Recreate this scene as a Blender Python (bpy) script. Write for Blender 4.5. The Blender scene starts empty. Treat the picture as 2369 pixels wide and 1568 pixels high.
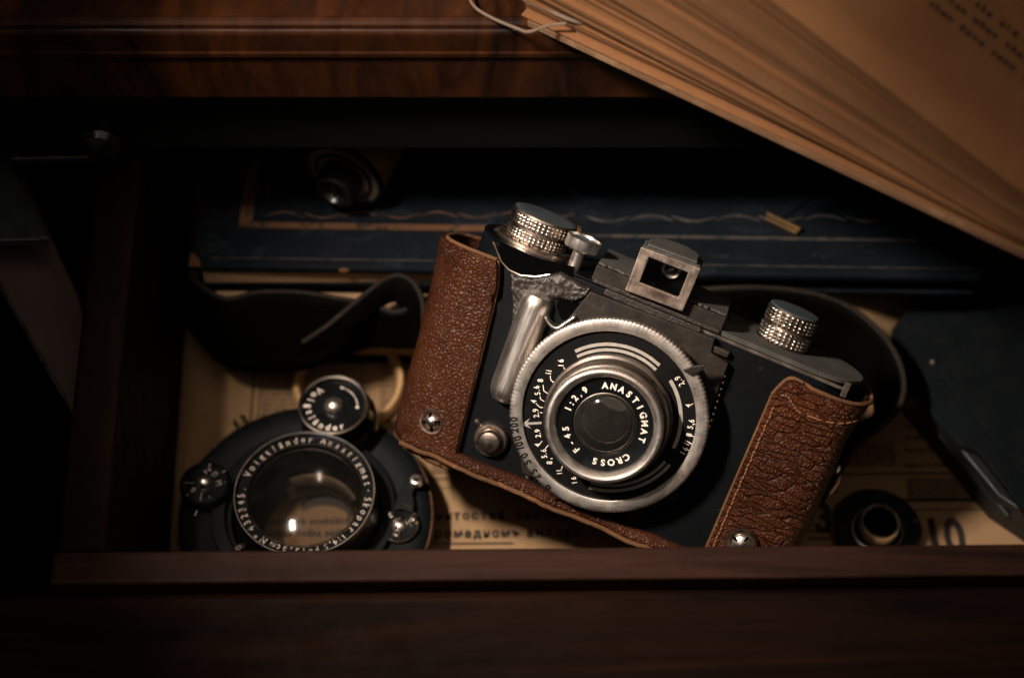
import bpy, bmesh, math, random
from mathutils import Vector, Matrix, noise
random.seed(7)
MM = 0.001
# ------------------------------------------------------------------ camera
F = 3948.0; PITCH = math.radians(56)
fwd = Vector((0, math.cos(PITCH), -math.sin(PITCH)))
upv = Vector((0, math.sin(PITCH), math.cos(PITCH)))
rtv = Vector((1, 0, 0))
CAM = -480.0 * fwd
sc = bpy.context.scene
cd = bpy.data.cameras.new("view_camera"); co = bpy.data.objects.new("view_camera", cd)
sc.collection.objects.link(co)
co.matrix_world = Matrix(((1, 0, 0, 0), (0, upv.y, -fwd.y, CAM.y*MM), (0, upv.z, -fwd.z, CAM.z*MM), (0, 0, 0, 1)))
cd.lens = 60.0; cd.sensor_width = 36.0; cd.clip_start = 0.01; cd.clip_end = 20
cd.dof.use_dof = True; cd.dof.focus_distance = 0.396; cd.dof.aperture_fstop = 7.8
sc.camera = co
# ------------------------------------------------------------------ world and lamps
w = bpy.data.worlds.new("World"); sc.world = w; w.use_nodes = True
bg = w.node_tree.nodes['Background']
bg.inputs[0].default_value = (0.42, 0.66, 0.70, 1); bg.inputs[1].default_value = 0.010
kd_ = bpy.data.lights.new("desk_lamp_light", 'AREA'); ko = bpy.data.objects.new("desk_lamp_light", kd_); sc.collection.objects.link(ko)
kd_.shape = 'RECTANGLE'; kd_.size = 0.046; kd_.size_y = 0.014; kd_.energy = 0.150; kd_.color = (1.0, 0.85, 0.72); kd_.spread = math.radians(40)
kq = (Vector((30, -44, 50))-Vector((-145, -92, 370))).to_track_quat('-Z', 'Y'); ko.location = Vector((-145, -92, 370))*MM; ko.rotation_euler = (kq @ Matrix.Rotation(math.radians(-12), 4, 'Z').to_quaternion()).to_euler()
def area(name, loc, target, energy, size, col):
    ad = bpy.data.lights.new(name, 'AREA'); ao = bpy.data.objects.new(name, ad); sc.collection.objects.link(ao)
    ad.shape = 'DISK'; ad.size = size; ad.energy = energy; ad.color = col
    ao.location = Vector(loc)*MM; ao.rotation_euler = (Vector(target)-Vector(loc)).to_track_quat('-Z', 'Y').to_euler()
area("front_fill", (-240, -820, 470), (30, -40, 40), .42, 1.7, (1.0, 0.84, 0.74))  # soft fill added out of view in front, to brighten the silver parts
area("overhead_lamp", (110, -110, 620), (60, -50, 20), .60, .62, (1.0, 0.78, 0.60))
sc.view_settings.view_transform = 'Standard'; sc.view_settings.look = 'None'
sc.view_settings.exposure = 0.0; sc.view_settings.gamma = 1.0
sc.view_settings.use_curve_mapping = False
# ------------------------------------------------------------------ helpers
C = sc.collection
def ray(px, py): return fwd + rtv*((px-1184.5)/F) + upv*((784-py)/F)
def W(px, py, z):                       # point of the photo seen on a level plane at height z (mm)
    r = ray(px, py); return CAM + r*((z-CAM.z)/r.z)
# frame of the old photo camera
Zc = Vector((-.17, -.21, math.sqrt(1-.17**2-.21**2)))
Yc = Vector((.355, .901, .25)); Yc = (Yc - Zc*Yc.dot(Zc)).normalized(); Xc = Yc.cross(Zc)
def toW(v): return rtv*v.x + upv*v.y - fwd*v.z
Xw, Yw, Zw = toW(Xc), toW(Yc), toW(Zc)
ORG = CAM + ray(1407, 964)*394.8
def L(px, py, z):                       # measured on the camera's own front plane (mm)
    r = ray(px, py); t = (ORG + Zw*z - CAM).dot(Zw)/r.dot(Zw); q = CAM + r*t - ORG
    return Vector((q.dot(Xw), q.dot(Yw), z))
CM = Matrix(((Xw.x, Yw.x, Zw.x, ORG.x*MM), (Xw.y, Yw.y, Zw.y, ORG.y*MM), (Xw.z, Yw.z, Zw.z, ORG.z*MM), (0, 0, 0, 1)))
def c3(x, y): return (x*.3506+1089.7, y*.3506+682.3)
def c6(x, y): return (x*.3142+379, y*.3142+805.5)

def tag(o, label=None, cat=None, group=None, kind=None):
    if label: o['label'] = label
    if cat: o['category'] = cat
    if group: o['group'] = group
    if kind: o['kind'] = kind
    return o
def thing(name, label, cat, mat=None, loc=None, rz=0, group=None):
    o = bpy.data.objects.new(name, None); C.objects.link(o); o.empty_display_size = .01
    if mat is not None: o.matrix_world = mat
    if loc is not None:
        o.location = Vector(loc)*MM; o.rotation_euler = (0, 0, rz)
    return tag(o, label, cat, group)

class MB:
    def __init__(s): s.v = []; s.f = []; s.sm = []
    def add(s, vs, fs, M=None, smooth=False):
        n = len(s.v)
        for p in vs:
            p = Vector(p)
            s.v.append(M @ p if M is not None else p)
        for f in fs: s.f.append([i+n for i in f]); s.sm.append(smooth)
        return s
    def box(s, x0, x1, y0, y1, z0, z1, M=None):
        vs = [(x, y, z) for x in (x0, x1) for y in (y0, y1) for z in (z0, z1)]
        return s.add(vs, [(0, 1, 3, 2), (4, 6, 7, 5), (0, 4, 5, 1), (2, 3, 7, 6), (0, 2, 6, 4), (1, 5, 7, 3)], M)
    def prism(s, poly, z0, z1, M=None, smooth=False):
        n = len(poly)
        a = sum(poly[i][0]*poly[(i+1) % n][1]-poly[(i+1) % n][0]*poly[i][1] for i in range(n))
        if a < 0: poly = poly[::-1]
        vs = [(p[0], p[1], z0) for p in poly]+[(p[0], p[1], z1) for p in poly]
        fs = [list(range(n))[::-1], list(range(n, 2*n))]+[(i, (i+1) % n, (i+1) % n+n, i+n) for i in range(n)]
        return s.add(vs, fs, M)
    def lathe(s, prof, seg=64, M=None, rm=None, cap0=False, cap1=False, closed=False):
        vs = []; fs = []; n = len(prof)
        for i in range(seg):
            a = 2*math.pi*i/seg
            for j, p in enumerate(prof):
                r = p[0]
                if rm: r += rm(a, p[1])*(p[2] if len(p) > 2 else 0)
                vs.append((r*math.cos(a), r*math.sin(a), p[1]))
        for i in range(seg):
            k = (i+1) % seg
            for j in range(n if closed else n-1):
                j2 = (j+1) % n
                fs.append((i*n+j, k*n+j, k*n+j2, i*n+j2))
        s.add(vs, fs, M, True)
        b = len(s.v)-len(vs)
        if cap0: s.f.append([b+i*n for i in range(seg)][::-1]); s.sm.append(False)
        if cap1: s.f.append([b+i*n+n-1 for i in range(seg)]); s.sm.append(False)
        return s
    def tube(s, pts, r, seg=10, M=None, closed=False):
        pts = [Vector(p) for p in pts]; n = len(pts); vs = []; fs = []
        nrm = None
        for i, p in enumerate(pts):
            a = pts[(i-1) % n] if (closed or i > 0) else p
            b = pts[(i+1) % n] if (closed or i < n-1) else p
            t = (b-a).normalized()
            if nrm is None:
                nrm = t.orthogonal().normalized()
            nrm = (nrm - t*nrm.dot(t)).normalized(); bn = t.cross(nrm)
            rr = r[i] if isinstance(r, (list, tuple)) else r
            for k in range(seg):
                an = 2*math.pi*k/seg
                vs.append(p + nrm*math.cos(an)*rr + bn*math.sin(an)*rr)
        m = n if closed else n-1
        for i in range(m):
            for k in range(seg):
                fs.append((i*seg+k, i*seg+(k+1) % seg, ((i+1) % n)*seg+(k+1) % seg, ((i+1) % n)*seg+k))
        if not closed:
            fs.append(list(range(seg))[::-1]); fs.append([(n-1)*seg+k for k in range(seg)])
        return s.add(vs, fs, M, True)
    def grid(s, g, M=None, smooth=True):
        n = len(g); m = len(g[0])
        return s.add([p for r in g for p in r], [(i*m+j, (i+1)*m+j, (i+1)*m+j+1, i*m+j+1) for i in range(n-1) for j in range(m-1)], M, smooth)
    def build(s, name, mat, parent=None, bevel=0, bseg=2, solid=0, inv=None, off=-1, subs=0, sharp=35):
        me = bpy.data.meshes.new(name)
        vs = [v*MM for v in s.v]
        if inv is not None: vs = [inv @ v for v in vs]
        me.from_pydata(vs, [], s.f)
        me.polygons.foreach_set('use_smooth', [bool(x) or bevel > 0 for x in s.sm])
        bm = bmesh.new(); bm.from_mesh(me)
        bmesh.ops.recalc_face_normals(bm, faces=bm.faces); bm.to_mesh(me); bm.free()
        me.set_sharp_from_angle(angle=math.radians(sharp))
        me.materials.append(mat)
        o = bpy.data.objects.new(name, me); C.objects.link(o)
        if parent is not None: o.parent = parent
        if solid:
            m = o.modifiers.new('s', 'SOLIDIFY'); m.thickness = solid*MM; m.offset = off
        if bevel:
            m = o.modifiers.new('b', 'BEVEL'); m.width = bevel*MM; m.segments = bseg; m.limit_method = 'ANGLE'; m.harden_normals = True
        return o
def T(x, y, z): return Matrix.Translation((x, y, z))
def RX(a): return Matrix.Rotation(math.radians(a), 4, 'X')
def RY(a): return Matrix.Rotation(math.radians(a), 4, 'Y')
def RZ(a): return Matrix.Rotation(math.radians(a), 4, 'Z')
def smoothpath(pts, n=8):
    pts = [Vector(p) for p in pts]; out = []
    for i in range(len(pts)-1):
        p0 = pts[max(i-1, 0)]; p1 = pts[i]; p2 = pts[i+1]; p3 = pts[min(i+2, len(pts)-1)]
        for k in range(n):
            t = k/n
            out.append(.5*((2*p1)+(p2-p0)*t+(2*p0-5*p1+4*p2-p3)*t*t+(3*p1-p0-3*p2+p3)*t**3))
    out.append(pts[-1]); return out
# text --------------------------------------------------------------
_tc = {}
def glyphs(ch, bold=0.0):
    k = (ch, bold)
    if k in _tc: return _tc[k]
    cu = bpy.data.curves.new('t', 'FONT'); cu.body = ch; cu.size = 1; cu.resolution_u = 4; cu.offset = bold
    ob = bpy.data.objects.new('t', cu)
    me = bpy.data.meshes.new_from_object(ob)
    vs = [Vector(v.co) for v in me.vertices]; fs = [list(p.vertices) for p in me.polygons]
    bpy.data.objects.remove(ob); bpy.data.meshes.remove(me); bpy.data.curves.remove(cu)
    x0 = min([v.x for v in vs], default=0); x1 = max([v.x for v in vs], default=.3)
    _tc[k] = (vs, fs, x0, x1); return _tc[k]
def putchar(mb, ch, x, y, ang, h, z=0, sx=1.0, bold=.012, M=None):
    """one character, centred on (x,y), cap height h, turned by ang degrees; raised sheet"""
    if ch == ' ': return
    vs, fs, x0, x1 = glyphs(ch, bold)
    s = h/.70; cx = (x0+x1)/2
    m = T(x, y, z) @ RZ(ang)
    if M is not None: m = M @ m
    mb.add([((v.x-cx)*s*sx, v.y*s-h/2, 0) for v in vs], fs, m)
def arctext(mb, txt, r, a0, a1, h, z=0, cx=0, cy=0, inward=False, sx=1.0, bold=.012, M=None, adv=None):
    """characters spread evenly from angle a0 to a1 (degrees, about cx,cy)"""
    n = len(txt)
    for i, ch in enumerate(txt):
        t = (adv[i] if adv else (i/(n-1) if n > 1 else 0)); a = a0+(a1-a0)*t
        x = cx+r*math.cos(math.radians(a)); y = cy+r*math.sin(math.radians(a))
        putchar(mb, ch, x, y, a-90 if not inward else a+90, h, z, sx, bold, M)
def linetext(mb, txt, x, y, ang, h, z=0, sp=1.0, sx=1.0, bold=.012, M=None, gap=.16):
    """proportional text starting at x,y"""
    s = h/.70; u = Vector((math.cos(math.radians(ang)), math.sin(math.radians(ang)))); c = 0
    for ch in txt:
        if ch == ' ': c += .38*s*sx; continue
        _, _, x0, x1 = glyphs(ch, bold); wd = (x1-x0)*s*sx
        putchar(mb, ch, x+u.x*(c+wd/2), y+u.y*(c+wd/2), ang, h, z, sx, bold, M)
        c += (wd+gap*s*sx)*sp
    return c
def scribble(mb, x0, x1, y, h, z, M=None, ang=0):
    """a line of print too small to read"""
    x = x0
    while x < x1:
        for k in range(random.randint(2, 9)):
            if x > x1: break
            wd = h*random.uniform(.35, .6)
            for q in (0, 1):
                mb.box(x+q*wd*.6, x+q*wd*.6+h*.16, y, y+h*random.choice((.7, .7, 1.0)), z, z+.01, M)
            if random.random() < .7: mb.box(x, x+wd*.6, y+h*random.choice((0, .3, .55)), y+h*random.choice((.12, .42, .67)), z, z+.012, M)
            x += wd+h*.2
        x += h*.45
# ------------------------------------------------------------------ materials
def newmat(name):
    m = bpy.data.materials.new(name); m.use_nodes = True
    nt = m.node_tree; b = nt.nodes['Principled BSDF']
    return m, nt, b
def N(nt, t, **k):
    n = nt.nodes.new(t)
    for a, v in k.items():
        if a in ('operation', 'blend_type', 'data_type', 'feature', 'distance', 'wave_type', 'bands_direction', 'noise_dimensions', 'interpolation_type', 'noise_type'): setattr(n, a, v)
    return n
def coords(nt, scale=(1, 1, 1), rot=(0, 0, 0)):
    tc = N(nt, 'ShaderNodeTexCoord'); mp = N(nt, 'ShaderNodeMapping')
    mp.inputs['Scale'].default_value = scale; mp.inputs['Rotation'].default_value = rot
    nt.links.new(tc.outputs['Object'], mp.inputs['Vector']); return mp.outputs[0]
def noisen(nt, vec, scale, detail=4, rough=.5, dist=0):
    n = N(nt, 'ShaderNodeTexNoise'); n.inputs['Scale'].default_value = scale; n.inputs['Detail'].default_value = detail
    n.inputs['Roughness'].default_value = rough; n.inputs['Distortion'].default_value = dist
    nt.links.new(vec, n.inputs['Vector']); return n.outputs['Fac']
def ramp(nt, fac, stops):
    r = N(nt, 'ShaderNodeValToRGB'); e = r.color_ramp.elements
    while len(e) < len(stops): e.new(.5)
    for i, (p, c) in enumerate(stops):
        e[i].position = p; e[i].color = (c[0], c[1], c[2], 1) if isinstance(c, (tuple, list)) else (c, c, c, 1)
    nt.links.new(fac, r.inputs[0]); return r.outputs[0]
def mix(nt, f, a, b, bt='MIX'):
    m = N(nt, 'ShaderNodeMix', data_type='RGBA', blend_type=bt)
    if isinstance(f, (int, float)): m.inputs[0].default_value = f
    else: nt.links.new(f, m.inputs[0])
    for v, k in ((a, 6), (b, 7)):
        if isinstance(v, (tuple, list)): m.inputs[k].default_value = (v[0], v[1], v[2], 1)
        else: nt.links.new(v, m.inputs[k])
    return m.outputs[2]
def bump(nt, b, h, dist_mm, strength=1.0, prev=None):
    n = N(nt, 'ShaderNodeBump'); n.inputs['Distance'].default_value = dist_mm*MM; n.inputs['Strength'].default_value = strength
    nt.links.new(h, n.inputs['Height'])
    if prev is not None: nt.links.new(prev, n.inputs['Normal'])
    nt.links.new(n.outputs[0], b.inputs['Normal']); return n.outputs[0]
def setp(b, base=None, rough=None, metal=None, spec=None, coat=None, coatr=None):
    if base is not None: b.inputs['Base Color'].default_value = (*base, 1)
    if rough is not None: b.inputs['Roughness'].default_value = rough
    if metal is not None: b.inputs['Metallic'].default_value = metal
    if spec is not None: b.inputs['Specular IOR Level'].default_value = spec
    if coat is not None: b.inputs['Coat Weight'].default_value = coat
    if coatr is not None: b.inputs['Coat Roughness'].default_value = coatr

def wood(name, dark, light, axis='x', rough=.38, scale=1.0, contrast=1.0, spec=.4):
    m, nt, b = newmat(name)
    st = {'x': (5, 70, 70), 'y': (70, 5, 70), 'd': (40, 12, 12)}[axis]
    v = coords(nt, tuple(k*scale for k in st), (0, 0, .12 if axis != 'd' else .5))
    n1 = noisen(nt, v, 1.0, 8, .62, 1.5); n2 = noisen(nt, coords(nt, tuple(k*4*scale for k in st)), 1.5, 6, .6, .4)
    big = noisen(nt, coords(nt), 14, 3, .5)
    c = ramp(nt, n1, [(.32, dark), (.52, tuple((a+q)/2 for a, q in zip(dark, light))), (.72, light)])
    c = mix(nt, .55, c, ramp(nt, n2, [(.35, .35), (.7, 1.0)]), 'MULTIPLY')
    c = mix(nt, .5, c, ramp(nt, big, [(.3, .45), (.7, 1.1)]), 'MULTIPLY')
    sc4 = noisen(nt, coords(nt, tuple(k*.5 if k < 20 else k*16 for k in st), (0, 0, .03)), 1.0, 2, .5)
    c = mix(nt, ramp(nt, sc4, [(.70, 0.0), (.74, .55 if axis != 'd' else 0.0)]), c, tuple(min(1, k*1.9) for k in light))
    dn = noisen(nt, coords(nt), 420, 6, .7)
    c = mix(nt, ramp(nt, dn, [(.64, 0.0), (.70, .6)]), c, tuple(k*.5 for k in dark))
    nt.links.new(c, b.inputs['Base Color'])
    r = ramp(nt, noisen(nt, coords(nt), 120, 5, .6), [(.3, rough-.1), (.7, rough+.16)])
    nt.links.new(r, b.inputs['Roughness']); setp(b, spec=spec)
    bump(nt, b, n2, .12, .5); return m
def metal(name, col, rough=.3, scratch=.5, sc_=600, tarnish=(.12, .09, .07), tf=.62, axisring=False, bumpd=.03):
    m, nt, b = newmat(name); setp(b, metal=1.0)
    v = coords(nt)
    n = noisen(nt, v, 260, 8, .7); n2 = noisen(nt, v, 60, 5, .6)
    if axisring:                        # turned metal: fine rings about the local z axis
        sx = N(nt, 'ShaderNodeSeparateXYZ'); nt.links.new(v, sx.inputs[0])
        cx = N(nt, 'ShaderNodeCombineXYZ'); nt.links.new(sx.outputs[0], cx.inputs[0]); nt.links.new(sx.outputs[1], cx.inputs[1])
        ln = N(nt, 'ShaderNodeVectorMath', operation='LENGTH'); nt.links.new(cx.outputs[0], ln.inputs[0])
        c2 = N(nt, 'ShaderNodeCombineXYZ'); nt.links.new(ln.outputs['Value'], c2.inputs[0])
        mm = N(nt, 'ShaderNodeVectorMath', operation='SCALE'); nt.links.new(v, mm.inputs[0]); mm.inputs['Scale'].default_value = .035
        ad = N(nt, 'ShaderNodeVectorMath', operation='ADD'); nt.links.new(c2.outputs[0], ad.inputs[0]); nt.links.new(mm.outputs[0], ad.inputs[1])
        g = noisen(nt, ad.outputs[0], 5200, 4, .7)
    else:
        g = noisen(nt, coords(nt, (1, .06, 1), (0, 0, .5)), 3200, 4, .6)
    c = mix(nt, ramp(nt, n2, [(tf-.22, 0.0), (tf+.12, 1.0)]), col, tarnish)
    c = mix(nt, .85 if axisring else scratch, c, ramp(nt, g, [(.35, .5), (.65, 1.0)]), 'MULTIPLY')
    nt.links.new(c, b.inputs['Base Color'])
    r = ramp(nt, n, [(.3, max(rough-.1, .05)), (.75, rough+.2)]); nt.links.new(r, b.inputs['Roughness'])
    bump(nt, b, g, bumpd, scratch); return m
def paint(name, col, rough=.35, wear=None, wf=.70, wscale=220, dust=None, df=.5, bd=.05, spec=.5, coat=0):
    m, nt, b = newmat(name); v = coords(nt)
    n = noisen(nt, v, wscale, 9, .72); c = mix(nt, ramp(nt, noisen(nt, v, 90, 5), [(.3, 0.0), (.7, 1.0)]), col, tuple(k*1.5 for k in col))
    if wear: c = mix(nt, ramp(nt, n, [(wf-.02, 0.0), (wf+.03, 1.0)]), c, wear)
    if dust: c = mix(nt, ramp(nt, noisen(nt, v, 130, 10, .75), [(df-.08, 0.0), (df+.2, 1.0)]), c, dust)
    nt.links.new(c, b.inputs['Base Color']); setp(b, spec=spec, coat=coat)
    nt.links.new(ramp(nt, n, [(.3, rough-.08 if rough > .1 else rough), (.75, rough+.2)]), b.inputs['Roughness'])
    bump(nt, b, noisen(nt, v, 900, 5, .7), bd, .5); return m
def leather(name, dark, light, cell=1000, rough=.42, bd=.35, crease=.5, peb=1.0, lo=.5):
    m, nt, b = newmat(name)
    v = coords(nt); w1 = N(nt, 'ShaderNodeTexNoise'); w1.inputs['Scale'].default_value = 160; w1.inputs['Detail'].default_value = 3
    nt.links.new(v, w1.inputs['Vector'])
    sc1 = N(nt, 'ShaderNodeVectorMath', operation='SCALE'); sc1.inputs['Scale'].default_value = .0032; nt.links.new(w1.outputs['Color'], sc1.inputs[0])
    ad = N(nt, 'ShaderNodeVectorMath', operation='ADD'); nt.links.new(v, ad.inputs[0]); nt.links.new(sc1.outputs[0], ad.inputs[1])
    vo = N(nt, 'ShaderNodeTexVoronoi', feature='DISTANCE_TO_EDGE'); vo.inputs['Scale'].default_value = cell
    nt.links.new(ad.outputs[0], vo.inputs['Vector'])
    h1 = ramp(nt, vo.outputs['Distance'], [(.0, 0.0), (.12, .5), (.3, .85), (.6, 1.0)])
    mp = N(nt, 'ShaderNodeMapping'); mp.inputs['Scale'].default_value = (.32, 1.25, .8); mp.inputs['Rotation'].default_value = (0, 0, .25)
    nt.links.new(ad.outputs[0], mp.inputs[0])
    v2 = N(nt, 'ShaderNodeTexVoronoi', feature='DISTANCE_TO_EDGE'); v2.inputs['Scale'].default_value = cell*.34
    nt.links.new(mp.outputs[0], v2.inputs['Vector'])
    h2 = ramp(nt, v2.outputs['Distance'], [(.0, 0.0), (.05, .55), (.16, 1.0)])
    h = mix(nt, crease, mix(nt, 1-peb, h1, (1, 1, 1)), h2, 'MULTIPLY')
    fine = noisen(nt, v, 2600, 4, .6)
    h = mix(nt, .14, h, ramp(nt, fine, [(.3, 0.0), (.7, 1.0)]))
    bn = noisen(nt, v, 75, 6, .6)
    c = mix(nt, ramp(nt, bn, [(.35, 0.0), (.7, 1.0)]), dark, light)
    c = mix(nt, .75, c, ramp(nt, h, [(.15, lo), (.8, 1.1)]), 'MULTIPLY')
    c = mix(nt, ramp(nt, noisen(nt, v, 38, 8, .7), [(.42, 0.0), (.62, .75)]), c, tuple(k*.42 for k in dark))
    c = mix(nt, ramp(nt, noisen(nt, v, 240, 9, .75), [(.66, 0.0), (.72, .5)]), c, tuple(min(1, k*1.7) for k in light))
    nt.links.new(c, b.inputs['Base Color'])
    nt.links.new(ramp(nt, bn, [(.3, rough-.08), (.7, rough+.14)]), b.inputs['Roughness'])
    setp(b, spec=.22); bump(nt, b, h, bd, 1.0); return m
def cloth(name, col, col2, rough=.75, sc_=1500):
    m, nt, b = newmat(name); v = coords(nt)
    c = mix(nt, ramp(nt, noisen(nt, v, 45, 7, .65), [(.3, 0.0), (.7, 1.0)]), col, col2)
    c = mix(nt, ramp(nt, noisen(nt, coords(nt, (1, 2.5, 1), (0, 0, .4)), 75, 9, .78), [(.54, 0.0), (.66, .8)]), c, tuple(k*2.6 for k in col2))
    c = mix(nt, .5, c, ramp(nt, noisen(nt, v, sc_, 3, .6), [(.3, .5), (.7, 1.2)]), 'MULTIPLY')
    nt.links.new(c, b.inputs['Base Color']); setp(b, rough=rough, spec=.08)
    bump(nt, b, noisen(nt, v, sc_, 3, .6), .12, .7); return m
def paper(name, col, stain, rough=.85, lines=None):
    m, nt, b = newmat(name); v = coords(nt)
    c = mix(nt, ramp(nt, noisen(nt, v, 22, 7, .6), [(.35, 0.0), (.75, 1.0)]), col, stain)
    c = mix(nt, .35, c, ramp(nt, noisen(nt, v, 1600, 4, .7), [(.3, .6), (.7, 1.1)]), 'MULTIPLY')
    if lines:                           # stacked sheets seen on their edges
        c = mix(nt, .8, c, ramp(nt, noisen(nt, coords(nt, lines), 1.0, 5, .65), [(.33, .22), (.62, 1.1)]), 'MULTIPLY')
    nt.links.new(c, b.inputs['Base Color']); setp(b, rough=rough, spec=.15)
    bump(nt, b, noisen(nt, v, 60, 6, .6), .5, .6); return m
def plain(name, col, rough=.5, metal_=0.0, spec=.4):
    m, nt, b = newmat(name); setp(b, col, rough, metal_, spec)
    n = noisen(nt, coords(nt), 700, 5, .65)
    nt.links.new(mix(nt, .5, col, ramp(nt, n, [(.3, tuple(k*.45 for k in col)), (.7, col)])), b.inputs['Base Color']); return m
def thinglass(name, tint=(.92, .9, .86), ior=1.5, haze=0.0, rough=.03):
    m = bpy.data.materials.new(name); m.use_nodes = True; nt = m.node_tree; nt.nodes.clear()
    out = N(nt, 'ShaderNodeOutputMaterial'); tr = N(nt, 'ShaderNodeBsdfTransparent'); gl = N(nt, 'ShaderNodeBsdfGlossy')
    tr.inputs[0].default_value = (*tint, 1); gl.inputs[0].default_value = (1, .95, .92, 1); gl.inputs[1].default_value = rough
    fr = N(nt, 'ShaderNodeFresnel'); fr.inputs[0].default_value = ior
    ms = N(nt, 'ShaderNodeMixShader'); nt.links.new(fr.outputs[0], ms.inputs[0])
    nt.links.new(tr.outputs[0], ms.inputs[1]); nt.links.new(gl.outputs[0], ms.inputs[2])
    df = N(nt, 'ShaderNodeBsdfDiffuse'); df.inputs[0].default_value = (.52, .50, .44, 1); mh = N(nt, 'ShaderNodeMixShader')
    hz = N(nt, 'ShaderNodeMath', operation='MULTIPLY'); hz.inputs[1].default_value = haze
    nt.links.new(ramp(nt, noisen(nt, coords(nt), 190, 8, .7), [(.3, .35), (.7, 1.0)]), hz.inputs[0]); nt.links.new(hz.outputs[0], mh.inputs[0])
    nt.links.new(ms.outputs[0], mh.inputs[1]); nt.links.new(df.outputs[0], mh.inputs[2]); nt.links.new(mh.outputs[0], out.inputs[0])
    return m

M_desk = wood('walnut_desk', (.006, .0022, .0009), (.12, .036, .0095), 'd', .46, spec=.2)
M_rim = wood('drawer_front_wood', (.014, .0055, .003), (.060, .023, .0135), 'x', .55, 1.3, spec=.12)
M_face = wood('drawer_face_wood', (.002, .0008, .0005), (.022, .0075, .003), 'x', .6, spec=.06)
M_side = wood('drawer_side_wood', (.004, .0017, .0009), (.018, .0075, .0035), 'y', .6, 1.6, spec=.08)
M_floor = wood('drawer_floor_wood', (.03, .018, .01), (.08, .045, .022), 'y', .6)
M_black = plain('blackened_wood', (.003, .004, .004), .7, spec=.15)
M_silver = metal('brushed_silver', (.60, .555, .515), .46, 1.0, tf=.66, axisring=True, tarnish=(.42, .34, .28))
M_chrome = metal('worn_chrome', (.80, .74, .68), .30, .2, tf=.95, tarnish=(.22, .16, .11), bumpd=.015)
M_nickel = metal('old_nickel', (.55, .46, .39), .3, .35, tf=.66, tarnish=(.16, .11, .08))
M_grip = newmat('satin_grip'); setp(M_grip[2], (.86, .80, .74), .36, 1.0); M_grip[1].links.new(ramp(M_grip[1], noisen(M_grip[1], coords(M_grip[1], (1, .1, 1)), 1500, 3, .5), [(.3, .30), (.7, .42)]), M_grip[2].inputs['Roughness']); M_grip = M_grip[0]
M_dsilver = metal('dulled_silver', (.30, .26, .23), .4, .4, tf=.62, axisring=True)
M_frame = metal('finder_frame_metal', (.62, .50, .42), .36, .6, tf=.66, tarnish=(.2, .12, .08))
M_brass = metal('old_brass', (.36, .24, .10), .45, .3)
M_dialblk = paint('black_dial_enamel', (.003, .003, .003), .45, bd=.01, spec=.12)
M_body = paint('black_leatherette', (.002, .0026, .0034), .55, (.030, .024, .018), .67, 300, bd=.14, spec=.10)
M_plate = paint('worn_dark_metal', (.006, .0045, .0035), .46, (.13, .08, .05), .66, 200, (.024, .017, .012), .50, bd=.16, spec=.3)
M_peel = paint('cracked_leatherette', (.014, .010, .008), .34, (.08, .048, .034), .60, 260, bd=.5)
M_dust = paint('dusty_top', (.028, .028, .026), .9, (.012, .012, .011), .60, 330, (.075, .073, .066), .38, bd=.12, spec=.1)
M_dustd = paint('dusty_disc', (.025, .034, .040), .6, (.07, .08, .085), .62, 200, (.050, .060, .066), .5, bd=.03)
M_gloss = paint('black_gloss', (.002, .0025, .003), .28, (.05, .045, .04), .76, 320, bd=.02, spec=.3)
M_shut = paint('black_shutter_enamel', (.003, .0045, .0055), .5, (.05, .04, .03), .72, 260, (.006, .008, .009), .5, bd=.06, spec=.16)
M_white = paint('engraved_paint', (.62, .55, .48), .6, (.20, .16, .13), .58, 900, bd=.02, spec=.2)
M_white2 = paint('faded_engraving', (.42, .35, .30), .6, (.12, .10, .08), .54, 700, bd=.02, spec=.2)
M_stripe = plain('grey_stripe', (.33, .30, .265), .55)
M_ink = plain('printing_ink', (.018, .014, .012), .8)
M_dink = plain('filled_numerals', (.008, .006, .005), .7, spec=.1)
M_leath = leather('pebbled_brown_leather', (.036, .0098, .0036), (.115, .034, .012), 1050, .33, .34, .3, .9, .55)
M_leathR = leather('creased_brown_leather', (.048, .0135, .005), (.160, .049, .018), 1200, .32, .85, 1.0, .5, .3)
M_raw = paint('raw_leather_edge', (.085, .040, .018), .8, (.24, .11, .05), .60, 500, bd=.3, spec=.2)
M_thread = plain('orange_thread', (.26, .105, .05), .8)
M_strap = leather('dark_strap_leather', (.0010, .0007, .0005), (.0028, .0018, .0012), 1500, .7, .06, .2)
M_strap.node_tree.nodes['Principled BSDF'].inputs['Specular IOR Level'].default_value = .05
M_strapE = paint('strap_edge', (.012, .009, .006), .7, (.04, .028, .018), .6, 400, bd=.2, spec=.2)
M_blue = cloth('blue_book_cloth', (.0025, .0060, .0080), (.0085, .0105, .0145))
M_gilt = paint('gilt_line', (.085, .040, .018), .55, (.018, .015, .012), .53, 240, (.13, .058, .024), .60, spec=.3)
M_blind = paint('worn_tooling', (.040, .034, .030), .6, (.012, .012, .012), .52, 220)
M_page = paper('page_edges', (.66, .42, .24), (.50, .30, .16), lines=(4, 4, 900))
M_bookp = paper('old_paper', (.22, .104, .043), (.145, .063, .026))
M_fan = paper('fanned_page_edges', (.175, .085, .038), (.12, .058, .026))
M_fan2 = paper('browned_sheets', (.25, .115, .048), (.18, .078, .032))
M_fan3 = paper('dark_sheets', (.11, .052, .024), (.08, .036, .016))
M_ledge = paper('dull_page_edges', (.62, .40, .24), (.46, .29, .16), lines=(4, 4, 300))
M_news = paper('newsprint', (.36, .23, .125), (.24, .14, .07))
M_ring = plain('cream_metal', (.66, .41, .19), .4)
M_box = paint('dark_blue_enamel', (.0035, .005, .006), .75, (.03, .03, .03), .74, 200, (.010, .011, .011), .55, spec=.06, bd=.04)
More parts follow.
